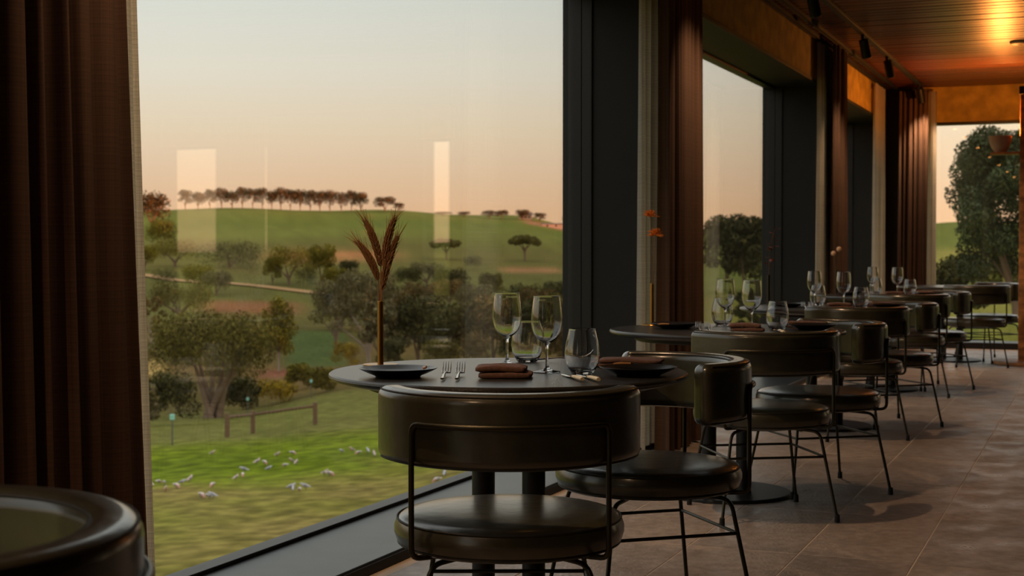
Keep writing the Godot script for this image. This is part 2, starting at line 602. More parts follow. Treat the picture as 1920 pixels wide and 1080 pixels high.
func build_land() -> void:
	var f := FastNoiseLite.new()
	f.seed = 12
	f.frequency = 0.11
	f.fractal_octaves = 4
	var angles := []
	var a := -180.0
	while a < 180.0:
		angles.append(a)
		a += 0.35 if a > -48.0 and a < 6.0 else 1.6
	var radii := []
	var r := 1.2
	while r < 2300.0:
		radii.append(r)
		r *= 1.048
	var m := MB.new()
	var w := angles.size()
	for j in radii.size():
		for i in w:
			var t := deg_to_rad(angles[i])
			var x: float = sin(t) * radii[j]
			var z: float = -cos(t) * radii[j]
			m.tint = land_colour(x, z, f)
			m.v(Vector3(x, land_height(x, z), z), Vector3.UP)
	for j in radii.size() - 1:
		for i in w:
			var q := j * w + i
			var s := j * w + (i + 1) % w
			m.tri(q, s, q + w); m.tri(s, s + w, q + w)
	m.smooth(0)
	if m.n[w * 20].y < 0.0:
		for i in m.n.size():
			m.n[i] = -m.n[i]
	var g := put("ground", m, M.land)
	g.set_meta("kind", "structure")

# ---------------------------------------------------------------- plants
func leaf(m: MB, at: Vector3, out: Vector3, size: float, r: RandomNumberGenerator, droop: float) -> void:
	var dir := Vector3(r.randf_range(-1, 1), r.randf_range(-1, 1), r.randf_range(-1, 1)) + out * 0.5 + Vector3(0, -droop, 0)
	dir = dir.normalized()
	var side := dir.cross(Vector3(r.randf_range(-1, 1), r.randf_range(-1, 1), r.randf_range(-1, 1))).normalized()
	var nn := (out + side.cross(dir) * 0.6).normalized()
	var l := size * r.randf_range(0.7, 1.3)
	var w := l * r.randf_range(0.28, 0.42)
	var a := m.v(at - dir * l * 0.5, nn)
	var b := m.v(at + side * w * 0.5, nn)
	var c := m.v(at + dir * l * 0.5, nn)
	var d := m.v(at - side * w * 0.5, nn)
	m.quad(a, b, c, d)

func foliage(clumps: Array, count: int, size: float, col: Color, sd: int, droop := 0.3, vary := 0.3) -> MB:
	var r := RandomNumberGenerator.new()
	r.seed = sd
	var m := MB.new()
	var weight := 0.0
	for q in clumps:
		weight += q[1].x * q[1].z
	var base := col.srgb_to_linear()
	for q in clumps:
		var rad: Vector3 = q[1]
		var k := int(count * rad.x * rad.z / weight)
		var own := 1.0 + r.randf_range(-vary, vary)
		for i in k:
			var d := Vector3(r.randfn(), r.randfn(), r.randfn()).normalized()
			var s := pow(r.randf(), 0.33)
			var t := own * r.randf_range(0.7, 1.3)
			m.tint = Color(base.r * t * r.randf_range(0.9, 1.15), base.g * t, base.b * t * r.randf_range(0.8, 1.1))
			leaf(m, q[0] + d * rad * s, d, size, r, droop)
	return m

# style: [trunk share of the height, crown shape, clumps, clump size, leaves, leaf size, droop, limbs]
const STYLE := {
	"big_gum": [0.3, "dome", 34, 0.30, 15000, 0.30, 0.7, 7],
	"slim_gum": [0.2, "tall", 13, 0.38, 4500, 0.4, 0.7, 4],
	"bare_gum": [0.25, "dome", 16, 0.26, 1900, 0.4, 0.7, 6],
	"white_gum": [0.2, "dome", 26, 0.26, 6500, 0.42, 0.8, 7],
	"loose_gum": [0.2, "dome", 15, 0.36, 4000, 0.5, 0.6, 5],
	"dense_tree": [0.06, "dome", 14, 0.44, 4200, 0.55, 0.2, 3],
	"umbrella_tree": [0.36, "flat", 18, 0.3, 5200, 0.75, 0.0, 5],
	"round_tree": [0.14, "dome", 15, 0.4, 4200, 0.55, 0.2, 4],
	"bush": [0.0, "dome", 12, 0.44, 3000, 0.3, 0.2, 0],
	"yellow_bush": [0.0, "dome", 10, 0.38, 1700, 0.28, 0.1, 0],
	"crest_tree": [0.16, "dome", 13, 0.46, 1700, 0.9, 0.2, 4],
	"leafy_tree": [0.06, "dome", 60, 0.27, 52000, 0.15, 0.4, 7],
}

func leaf_tint(style: String, label: String) -> Color:
	if style == "yellow_bush":
		return rgb(164, 138, 38)
	if label.contains("lime") or label.contains("yellow"):
		return rgb(128, 118, 42)
	if label.contains("grey"):
		return rgb(120, 112, 80)
	if label.contains("brown"):
		return rgb(122, 102, 62)
	if label.contains("pale-leaved"):
		return rgb(146, 144, 82)
	if style == "leafy_tree":
		return rgb(80, 90, 64)
	if style == "crest_tree":
		return rgb(104, 84, 52)
	if style == "big_gum":
		return rgb(114, 106, 52)
	if label.contains("dark"):
		return rgb(80, 78, 44)
	return rgb(112, 104, 54)

func grow(style: String, label: String, at: Vector3, h: float, w: float, sd: int, group := "") -> Node3D:
	var s: Array = STYLE[style]
	var r := RandomNumberGenerator.new()
	r.seed = sd
	var called := "bush" if style.ends_with("bush") else "tree"
	var root := thing(called, label, called, at, 0.0, group)
	var clumps := []
	var base_y: float = h * s[0]
	var cw := w * 0.5
	for i in s[2]:
		var t: float = (i + 0.5) / s[2]
		var ang: float = i * 2.39996 + r.randf_range(-0.3, 0.3)
		var rad: float
		var y: float
		var c: float = s[3] * w * 0.5 * r.randf_range(0.8, 1.25)
		if s[1] == "flat":
			rad = sqrt(t) * (cw - c)
			c *= r.randf_range(0.6, 1.15)
			y = h - c * 0.6 - (h * 0.24) * pow(rad / cw, 2.0) - h * 0.12 * r.randf()
			clumps.append([Vector3(cos(ang) * rad, y, sin(ang) * rad), Vector3(c, c * 0.62, c)])
		elif s[1] == "tall":
			y = lerpf(base_y + c, h - c, t)
			rad = (cw - c * 0.7) * sqrt(maxf(0.1, 1.0 - pow(t * 1.5 - 0.6, 2.0))) * r.randf_range(0.3, 1.0)
			clumps.append([Vector3(cos(ang) * rad, y, sin(ang) * rad), Vector3(c, c * 1.1, c)])
		else:
			y = lerpf(base_y + c * 0.8, h - c * 0.85, sqrt(t))
			var k := (y - base_y) / (h - base_y)
			rad = (cw - c * 0.8) * sqrt(maxf(0.06, 1.0 - pow(k * 1.25 - 0.35, 2.0))) * (0.55 + 0.45 * sqrt(r.randf()))
			clumps.append([Vector3(cos(ang) * rad, y, sin(ang) * rad), Vector3(c, c * 0.78, c)])
	var bark: Material = M.pale_bark if (style == "bare_gum" or style == "white_gum" or style == "slim_gum") else M.bark
	if s[7] > 0:
		var tr := MB.new()
		var thick: float = clampf(w * 0.024, 0.1, 0.6)
		var multi := style == "big_gum"
		for k in s[7]:
			var q: Vector3 = clumps[int((k + 0.5) * clumps.size() / s[7])][0]
			var foot := Vector3(cos(k * 2.4) * thick * (2.2 if multi else 0.25), -0.3, sin(k * 2.4) * thick * (2.2 if multi else 0.25))
			var fork := Vector3(0, base_y * r.randf_range(0.7, 1.1) + h * 0.04, 0)
			if multi:
				fork = Vector3(q.x * 0.25, base_y * 0.8, q.z * 0.25)
			var mid := fork.lerp(q, 0.5) + Vector3(r.randf_range(-1, 1), 0.2, r.randf_range(-1, 1)) * w * 0.04
			tr.tube(bent([foot, fork, mid, q], h * 0.12, 3), [thick, thick, thick * 0.95, thick * 0.85, thick * 0.8, thick * 0.6, thick * 0.5, thick * 0.45, thick * 0.4, thick * 0.15], 6, false)
		put("trunk", tr, bark, root)
	var leaves := put("crown", foliage(clumps, s[4], s[5] * clampf(h / 9.0, 0.75, 2.0) if style == "dense_tree" else s[5], leaf_tint(style, label), sd + 100, s[6]), M.leaf, root)
	leaves.set_meta("kind", "stuff")
	return root

func build_plants() -> void:
	var mid := [
		["big_gum", "large spreading gum tree with several leaning trunks beside the lawn fence", -63.7, -93.9, 8.6, 10.8],
		["slim_gum", "tall slim yellow-olive gum behind the right side of the large spreading gum", -99.3, -161.7, 10.0, 5.7],
		["bare_gum", "pale bare-trunked gum with thin brown foliage at the left edge of the wide view", -142.0, -192.6, 9.6, 5.5],
		["loose_gum", "olive gum with loose domed clumps rising behind the large spreading gum", -178.4, -251.8, 9.8, 15.5],
		["white_gum", "big grey-brown gum with a white forked trunk behind the wheat stalks", -90.3, -169.5, 13.6, 10.6],
		["loose_gum", "thin grey-brown gum standing left of the white forked trunk", -114.6, -204.1, 12.5, 9.1],
		["dense_tree", "dark olive tree right of the white forked trunk", -79.9, -163.3, 9.7, 8.3],
		["dense_tree", "broad dark tree behind the nearest table's empty middle", -68.5, -149.7, 8.2, 8.3],
		["dense_tree", "brownish tree behind the left wine glass of the nearest table", -64.3, -150.7, 8.6, 6.8],
		["dense_tree", "dark tree behind the right wine glass of the nearest table", -59.4, -151.7, 7.7, 6.8],
		["loose_gum", "olive tree close to the black post of the large window", -54.1, -145.6, 7.5, 4.7],
		["loose_gum", "slender brown-olive gum left of the broad dark tree", -92.6, -181.7, 11.1, 6.2],
		["dense_tree", "broad dark domed tree on the slope, second tree mass from the left", -277.2, -419.9, 9.7, 25.0],
		["bush", "grey-green bushy tree below the broad dark domed tree", -222.1, -341.9, 11.6, 13.6],
		["round_tree", "lime-topped round tree on the slope left of the wheat stalks", -222.2, -367.4, 12.6, 14.5],
		["dense_tree", "dark upright tree just right of the lime-topped round tree", -217.7, -378.6, 12.2, 11.0],
		["dense_tree", "narrow dark tree crowded against the left of the lime-topped round tree", -229.4, -370.1, 8.4, 6.8],
		["dense_tree", "small dark pointed tree beside the wheat stalks", -217.8, -395.9, 6.2, 7.1],
		["round_tree", "yellow-green round tree at the left of the slope", -294.5, -412.6, 10.2, 17.3],
		["dense_tree", "dark brown tree above the yellow-green round tree", -347.1, -477.3, 13.2, 14.0],
		["round_tree", "grey tree left of the yellow-green round tree", -292.6, -392.9, 9.1, 10.0],
		["loose_gum", "grey-olive tree below the yellow-green round tree", -228.8, -331.3, 8.4, 10.3],
		["dense_tree", "low dark tree between the grey-olive tree and the grey-green bushy tree", -220.4, -327.2, 7.3, 10.1],
		["umbrella_tree", "lone flat-topped tree on the slope under the bright window reflection", -225.4, -484.4, 8.1, 14.2],
		["umbrella_tree", "lone leaning flat-topped tree near the black window post", -196.7, -490.9, 10.0, 14.1],
		["bush", "small grey bush tree right of the lone flat-topped tree under the reflection", -196.0, -442.8, 5.4, 7.5],
		["loose_gum", "hazy grey gum on the mid slope right of the wheat stalks", -180.3, -374.0, 8.0, 12.7],
		["dense_tree", "dark hedge-like tree right of the wheat stalks on the mid slope", -182.7, -366.9, 7.1, 8.6],
		["round_tree", "brown round tree low on the mid slope above the nearest table", -146.6, -316.6, 7.7, 7.6],
		["round_tree", "small olive round tree on the mid slope, above the left wine glass", -146.6, -342.0, 7.3, 7.2],
		["dense_tree", "dark wide tree on the mid slope, left of the black window post", -112.4, -280.7, 8.7, 10.6],
		["dense_tree", "dark tree on the mid slope touching the black window post", -99.6, -265.7, 8.6, 7.4],
		["round_tree", "brown-green tree in the valley just right of the wheat stalks", -117.4, -234.7, 7.7, 6.9],
		["yellow_bush", "yellow flowering bush right of the large spreading gum", -66.2, -107.2, 2.3, 4.1],
		["yellow_bush", "yellow-olive bush near the left edge of the nearest table", -89.7, -162.2, 3.9, 4.2],
		["bush", "dark shrub at the left foot of the large spreading gum", -57.1, -79.5, 3.8, 3.9],
		["bush", "low grey shrub against the curtain at the edge of the lawn", -56.0, -75.3, 2.9, 1.7],
		["bush", "dark shrub at the right foot of the large spreading gum", -64.7, -99.6, 3.2, 3.5],
		["bush", "low dark shrub between the yellow bush and the table", -62.7, -109.1, 2.4, 3.0],
		["bush", "small dark shrub behind the yellow bush", -73.1, -122.7, 2.8, 2.9],
		["bush", "dense grey shrub behind the large spreading gum's trunks", -85.9, -129.1, 4.6, 5.3],
		["loose_gum", "brown-grey gum low in the valley, behind the vase's brass tube", -83.3, -159.4, 9.0, 5.5],
		["bush", "dark low bush in the valley just above the vase foot", -76.5, -149.3, 4.3, 3.7],
		["bush", "olive bush in the valley above the forks of the nearest table", -66.3, -141.5, 4.0, 4.6],
		["bush", "brown-olive bush in the valley, left of the left wine glass", -63.9, -145.0, 4.4, 4.1],
		["bush", "dark bush in the valley, between the two wine glasses", -59.4, -145.6, 4.7, 4.1],
		["bush", "brown bush in the valley close to the black window post", -52.0, -138.7, 3.9, 3.3],
		["round_tree", "brown-grey tree mid valley, right above the white forked trunk", -150.1, -284.2, 9.5, 11.7],
		["round_tree", "olive tree mid valley, left of the white forked trunk", -144.7, -259.8, 7.7, 10.3],
		["loose_gum", "grey tree mid valley, just left of the wheat stalks", -177.1, -324.8, 8.2, 9.6],
		["loose_gum", "brown tree mid valley, right of the wheat stalks", -135.3, -278.1, 9.8, 10.2],
		["dense_tree", "dark tree mid valley, below the lone flat-topped tree under the reflection", -158.8, -343.8, 8.7, 10.6],
		["loose_gum", "grey-brown tree mid valley, above the left wine glass", -120.6, -272.9, 9.4, 9.1],
		["round_tree", "brown tree mid valley, above the right wine glass", -97.2, -249.4, 8.7, 8.9],
		["bush", "grey bush at the foot of the pale bare-trunked gum", -123.7, -168.7, 3.8, 4.5],
		["bush", "dark bush on the slope left of the ochre track's bend", -241.3, -333.5, 7.1, 8.9],
		["bush", "dark bush below the dark upright tree", -213.7, -363.4, 6.2, 8.3],
		["loose_gum", "grey-green gum on the slope beside the lime-topped tree's right foot", -198.9, -354.1, 7.5, 8.8],
		["dense_tree", "dark broad tree of the row seen through the second window, nearest its curtain", -80.1, -324.0, 18.4, 12.8],
		["dense_tree", "dark tree of the row seen through the second window, middle one", -67.5, -288.1, 16.4, 10.3],
		["dense_tree", "dark tree of the row through the second window, nearest its post", -69.5, -315.3, 17.3, 11.8],
		["bush", "dark low tree behind the wine glasses of the second table", -25.1, -108.7, 4.8, 2.4],
		["bush", "dark low bush beside the second window's black post", -26.2, -119.0, 4.4, 2.0],
		["leafy_tree", "big dark-leaved tree filling the end window", -2.6, -48.7, 6.3, 4.9],
		["bush", "pale-leaved shrub under the big tree in the end window", -3.7, -59.1, 3.0, 2.5],
		["bush", "dark green shrub at the left foot of the big tree in the end window", -5.5, -62.7, 2.8, 2.4],
		["bush", "olive shrub far right under the big tree in the end window", -2.1, -55.4, 2.6, 2.1],
	]
	var sd := 50
	for t in mid:
		sd += 7
		grow(t[0], t[1], on_land(t[2], t[3]), t[4], t[5], sd)
	var crest := [
		["crest_tree", "first sunlit gum from the left in the long row on the hilltop", -525.1, -746.7, 13.0, 9.9],
		["crest_tree", "second sunlit gum from the left in the long row on the hilltop", -517.8, -749.7, 11.3, 10.2],
		["crest_tree", "third sunlit gum from the left in the long row on the hilltop", -511.1, -752.5, 12.6, 9.2],
		["crest_tree", "fourth sunlit gum from the left in the long row on the hilltop", -504.4, -755.2, 13.5, 10.9],
		["crest_tree", "fifth sunlit gum from the left in the long row on the hilltop", -498.3, -757.7, 11.6, 11.2],
		["crest_tree", "sixth sunlit gum from the left in the long row on the hilltop", -492.5, -760.1, 14.1, 9.6],
		["crest_tree", "seventh sunlit gum from the left in the long row on the hilltop", -486.7, -762.5, 13.3, 9.2],
		["crest_tree", "eighth sunlit gum from the left in the long row on the hilltop", -481.2, -764.8, 14.1, 9.2],
		["crest_tree", "ninth sunlit gum from the left in the long row on the hilltop", -475.7, -767.0, 12.9, 8.9],
		["crest_tree", "tenth sunlit gum from the left in the long row on the hilltop", -470.6, -769.1, 15.0, 10.9],
		["crest_tree", "eleventh sunlit gum from the left in the long row on the hilltop", -465.1, -771.4, 13.9, 10.2],
		["crest_tree", "twelfth sunlit gum from the left in the long row on the hilltop", -459.6, -773.7, 14.4, 8.9],
		["crest_tree", "thirteenth sunlit gum from the left in the long row on the hilltop", -453.8, -776.0, 13.9, 9.9],
		["crest_tree", "fourteenth sunlit gum from the left in the long row on the hilltop", -448.3, -778.3, 13.7, 10.5],
		["crest_tree", "fifteenth sunlit gum from the left in the long row on the hilltop", -442.5, -780.7, 14.5, 10.2],
		["crest_tree", "sixteenth sunlit gum from the left in the long row on the hilltop", -436.1, -783.3, 13.0, 9.6],
		["crest_tree", "seventeenth sunlit gum from the left in the long row on the hilltop", -430.3, -785.7, 13.8, 9.2],
		["crest_tree", "eighteenth sunlit gum from the left in the long row on the hilltop", -424.8, -787.9, 12.7, 10.2],
		["crest_tree", "wide sunlit gum standing apart to the right of the hilltop row", -408.8, -789.1, 9.7, 15.7],
		["crest_tree", "small sunlit gum just right of the wide one beyond the hilltop row", -400.9, -792.4, 6.0, 7.9],
		["crest_tree", "big olive gum at the left end of the hilltop, its trunk lower down", -422.0, -572.8, 20.4, 22.0],
		["crest_tree", "dark clump of trees on the far crest right of the bright reflection", -347.4, -809.0, 5.5, 11.7],
		["crest_tree", "second dark clump on the far crest, left of the farm house", -340.2, -811.9, 5.8, 9.8],
		["crest_tree", "dark tree behind the farm house on the far crest", -328.7, -816.6, 6.6, 9.8],
		["crest_tree", "low dark tree right of the farm house on the far crest", -319.1, -820.6, 6.0, 9.8],
		["crest_tree", "small tree on the far crest nearest the black window post", -304.6, -826.6, 7.8, 4.6],
		["crest_tree", "tree on the far crest inside the bright window reflection", -373.9, -798.1, 2.5, 13.0],
		["crest_tree", "second tree on the far crest inside the bright window reflection", -361.9, -803.0, 3.8, 9.8],
	]
	var protos := []
	for i in crest.size():
		var t: Array = crest[i]
		var g := ""
		if String(t[1]).contains("long row"):
			g = "gums in the long row on the hilltop"
		if i < 6:
			protos.append(grow(t[0], t[1], on_land(t[2], t[3]), t[4], t[5], 900 + i * 13, g))
			protos[-1].set_meta("size", Vector2(t[4], t[5]))
		else:
			var q: Node3D = protos[(i * 5) % 6]
			var was: Vector2 = q.get_meta("size")
			var o := dup(q, t[1], on_land(t[2], t[3]), i * 1.3, g)
			if g == "":
				o.remove_meta("group")
			o.scale = Vector3(t[5] / was.y, t[4] / was.x, t[5] / was.y)

func build_birds() -> void:
	var spots := [Vector2(-29.8, -40.3), Vector2(-30.0, -41.0), Vector2(-29.4, -40.5), Vector2(-28.2, -38.9), Vector2(-28.4, -39.8), Vector2(-28.8, -40.7), Vector2(-29.0, -41.4), Vector2(-25.9, -37.6), Vector2(-25.5, -37.4), Vector2(-33.5, -49.4), Vector2(-27.2, -40.1), Vector2(-25.5, -37.6), Vector2(-27.6, -42.1), Vector2(-27.9, -43.0), Vector2(-28.7, -44.3), Vector2(-29.6, -46.6), Vector2(-29.2, -46.5), Vector2(-27.9, -44.7), Vector2(-30.0, -48.7), Vector2(-27.7, -45.5), Vector2(-24.0, -39.8), Vector2(-28.1, -46.6), Vector2(-29.6, -49.2), Vector2(-23.7, -39.4), Vector2(-27.6, -46.1), Vector2(-23.4, -39.3), Vector2(-23.5, -39.8), Vector2(-24.6, -43.0), Vector2(-24.3, -42.8), Vector2(-27.3, -49.0), Vector2(-27.0, -49.3), Vector2(-26.4, -48.7), Vector2(-26.3, -49.3), Vector2(-25.5, -48.3), Vector2(-18.9, -39.9), Vector2(-19.2, -41.1)]
	var meshes := []
	for pose in 3:
		var m := MB.new()
		# one body: tail tip, rump, breast, neck, head, beak
		var lines := [
			[Vector3(0, 0.11, 0.2), Vector3(0, 0.12, 0.12), Vector3(0, 0.14, 0.05), Vector3(0, 0.17, -0.03), Vector3(0, 0.2, -0.08), Vector3(0, 0.24, -0.1), Vector3(0, 0.265, -0.12), Vector3(0, 0.26, -0.15), Vector3(0, 0.245, -0.165)],
			[Vector3(0, 0.17, 0.2), Vector3(0, 0.16, 0.12), Vector3(0, 0.15, 0.05), Vector3(0, 0.14, -0.03), Vector3(0, 0.12, -0.09), Vector3(0, 0.09, -0.13), Vector3(0, 0.06, -0.15), Vector3(0, 0.035, -0.16), Vector3(0, 0.015, -0.16)],
			[Vector3(0.03, 0.1, 0.21), Vector3(0.02, 0.12, 0.13), Vector3(0, 0.14, 0.06), Vector3(0, 0.16, -0.02), Vector3(-0.01, 0.18, -0.08), Vector3(-0.02, 0.21, -0.11), Vector3(-0.04, 0.225, -0.14), Vector3(-0.06, 0.215, -0.16), Vector3(-0.07, 0.2, -0.17)]]
		var rad := [0.022, 0.04, 0.066, 0.074, 0.06, 0.044, 0.042, 0.024, 0.006]
		m.tint = [rgb(220, 194, 186), rgb(224, 210, 204), rgb(196, 194, 202)][pose].srgb_to_linear()
		m.tube(lines[pose], rad, 10)
		for i in m.p.size():   # rosy breast and grey wings
			var q: Vector3 = m.p[i]
			if absf(q.x) > 0.045 and q.z > -0.03:
				m.c[i] = rgb(136, 134, 142).srgb_to_linear()
			elif q.z < 0.02 and q.y < 0.17 and pose != 2:
				m.c[i] = rgb(200, 148, 134).srgb_to_linear()
		m.tint = rgb(120, 110, 108).srgb_to_linear()
		for s in [-1, 1]:
			m.tube([Vector3(s * 0.025, 0.1, 0.02), Vector3(s * 0.028, 0.05, 0.025), Vector3(s * 0.03, 0.0, 0.02)], 0.008, 5)
		meshes.append(m.mesh())
	var r := RandomNumberGenerator.new()
	r.seed = 77
	var words := "first second third fourth fifth sixth seventh eighth ninth tenth eleventh twelfth thirteenth fourteenth fifteenth sixteenth seventeenth eighteenth nineteenth twentieth".split(" ")
	for i in spots.size():
		var o := MeshInstance3D.new()
		o.name = numbered("bird")
		o.mesh = meshes[i % 3]
		o.material_override = M.feather
		add_child(o)
		o.position = on_land(spots[i].x, spots[i].y)
		o.rotation.y = r.randf() * TAU
		o.scale = Vector3.ONE * r.randf_range(0.72, 0.9)
		var lab: String
		if i < 20:
			lab = "pale pink and grey bird on the lawn, %s from the left of the flock" % words[i]
		elif i >= spots.size() - 16:
			lab = "pale pink and grey bird on the lawn, %s from the right of the flock" % words[spots.size() - 1 - i]
		tag(o, lab, "bird", "flock of pale birds feeding on the lawn")

func build_yard() -> void:
	var posts := [Vector2(-38.77, -58.42), Vector2(-40.2, -62.9), Vector2(-37.66, -64.83)]
	var fence := thing("rail_fence", "low brown timber fence of three posts and two rails on the green lawn", "fence", on_land(posts[1].x, posts[1].y))
	var tops := []
	for q in posts:
		var g := on_land(q.x, q.y) - fence.position
		var m := MB.new()
		m.lathe([Vector2(0, -0.3), Vector2(0.12, -0.3), Vector2(0.12, 1.1), Vector2(0.1, 1.16), Vector2(0, 1.18)], 12, Transform3D(Basis.IDENTITY, g))
		put("post", m, M.fence_wood, fence)
		tops.append(g + Vector3(0, 0.98, 0))
	for k in 2:
		var m := MB.new()
		m.tube([tops[k], tops[k].lerp(tops[k + 1], 0.5), tops[k + 1]], 0.075, 8)
		put("rail", m, M.fence_wood, fence)
	var stakes := [[-38.08, -53.07, 1.15, "thin grey stake with a pale blue cap on the lawn, tallest and nearest the curtain"], [-61.5, -95.5, 1.2, "stake with a blue cap beyond the lawn, at the foot of the large spreading gum"], [-60.5, -103.5, 1.3, "stake with a blue cap beyond the timber fence, right of the yellow bush"]]
	for s in stakes:
		var o := thing("stake", s[3], "stake", on_land(s[0], s[1]), 0.0, "blue-capped stakes along the lawn")
		var m := MB.new()
		m.tube([Vector3(0, -0.2, 0), Vector3(0, s[2], 0)], 0.035, 8)
		put("pole", m, M.stake_metal, o)
		m = MB.new()
		m.rbox(Vector3(0.22, 0.26, 0.1), 0.03, Transform3D(Basis(Vector3.UP, 0.5), Vector3(0, s[2] + 0.1, 0)))
		put("cap", m, M.stake_cap, o)
	# farm house and low shed on the far crest
	for hh in [[Vector2(-329.07, -821.9), 8.0, 3.0, 1.4, "farmhouse", "pale sunlit farm house on the far crest"], [Vector2(-297.0, -790.0), 17.0, 2.2, 0.8, "shed", "long low pinkish shed below the far crest beside the black window post"]]:
		var o := thing(hh[4], hh[5], "house", on_land(hh[0].x, hh[0].y), 0.4)
		var m := MB.new()
		m.rbox(Vector3(hh[1], hh[2] + 0.6, 6.0), 0.05, Transform3D(Basis.IDENTITY, Vector3(0, hh[2] * 0.5 - 0.3, 0)))
		put("wall", m, M.house_wall, o)
		m = MB.new()
		var e: float = hh[1] * 0.5 + 0.4
		var y: float = hh[2]
		var t: float = y + hh[3]
		var nn := Vector3(0, 1, 1).normalized()
		m.flat(Vector3(-e, y, 3.5), Vector3(e, y, 3.5), Vector3(e, t, 0), Vector3(-e, t, 0), nn)
		m.flat(Vector3(-e, y, -3.5), Vector3(e, y, -3.5), Vector3(e, t, 0), Vector3(-e, t, 0), Vector3(0, 1, -1).normalized())
		m.flat(Vector3(-e, y, 3.5), Vector3(e, y, 3.5), Vector3(e, y, -3.5), Vector3(-e, y, -3.5), Vector3.DOWN)
		for s in [-1, 1]:
			var q := m.v(Vector3(s * e, y, 3.5), Vector3(s, 0, 0)); var u := m.v(Vector3(s * e, y, -3.5), Vector3(s, 0, 0)); var w := m.v(Vector3(s * e, t, 0), Vector3(s, 0, 0))
			m.tri(q, u, w)
		put("roof", m, M.house_roof, o)
		for k in 3:
			m = MB.new()
			m.rbox(Vector3(1.0, 1.1, 0.12), 0.02, Transform3D(Basis.IDENTITY, Vector3((k - 1) * hh[1] * 0.3, 1.4, 3.0)))
			put("window", m, M.house_window, o)
	# farm track across the slope
	var line := [Vector2(-289, -378), Vector2(-276, -373), Vector2(-257, -361), Vector2(-246, -359), Vector2(-239, -362), Vector2(-228, -360), Vector2(-215, -355), Vector2(-203, -350), Vector2(-190, -346)]
	var m := MB.new()
	var n := 0
	for k in line.size() - 1:
		for s in 6:
			var q: Vector2 = line[k].lerp(line[k + 1], s / 6.0)
			var d: Vector2 = (line[k + 1] - line[k]).normalized().orthogonal() * 2.4
			for e in [-1.0, 1.0]:
				m.v(on_land(q.x + d.x * e, q.y + d.y * e) + Vector3(0, 0.35, 0), Vector3.UP)
			if n > 0:
				m.quad(2 * n - 2, 2 * n - 1, 2 * n + 1, 2 * n)
			n += 1
	tag(put("dirt_track", m, M.track_dirt), "ochre dirt track crossing the slope behind the trees", "track").set_meta("kind", "structure")

# ---------------------------------------------------------------- room
const XI := -2.31      # room face of the window wall
const XO := -2.8       # its outer face
const CEIL := 2.92
const ZE := -16.8      # room face of the end wall
const HEAD := 2.53
const XR := 7.0
const ZB := 5.2

func block(lo: Vector3, hi: Vector3, b := 0.004) -> MB:
	var m := MB.new()
	m.rbox(hi - lo, b, Transform3D(Basis.IDENTITY, (lo + hi) * 0.5))
	return m

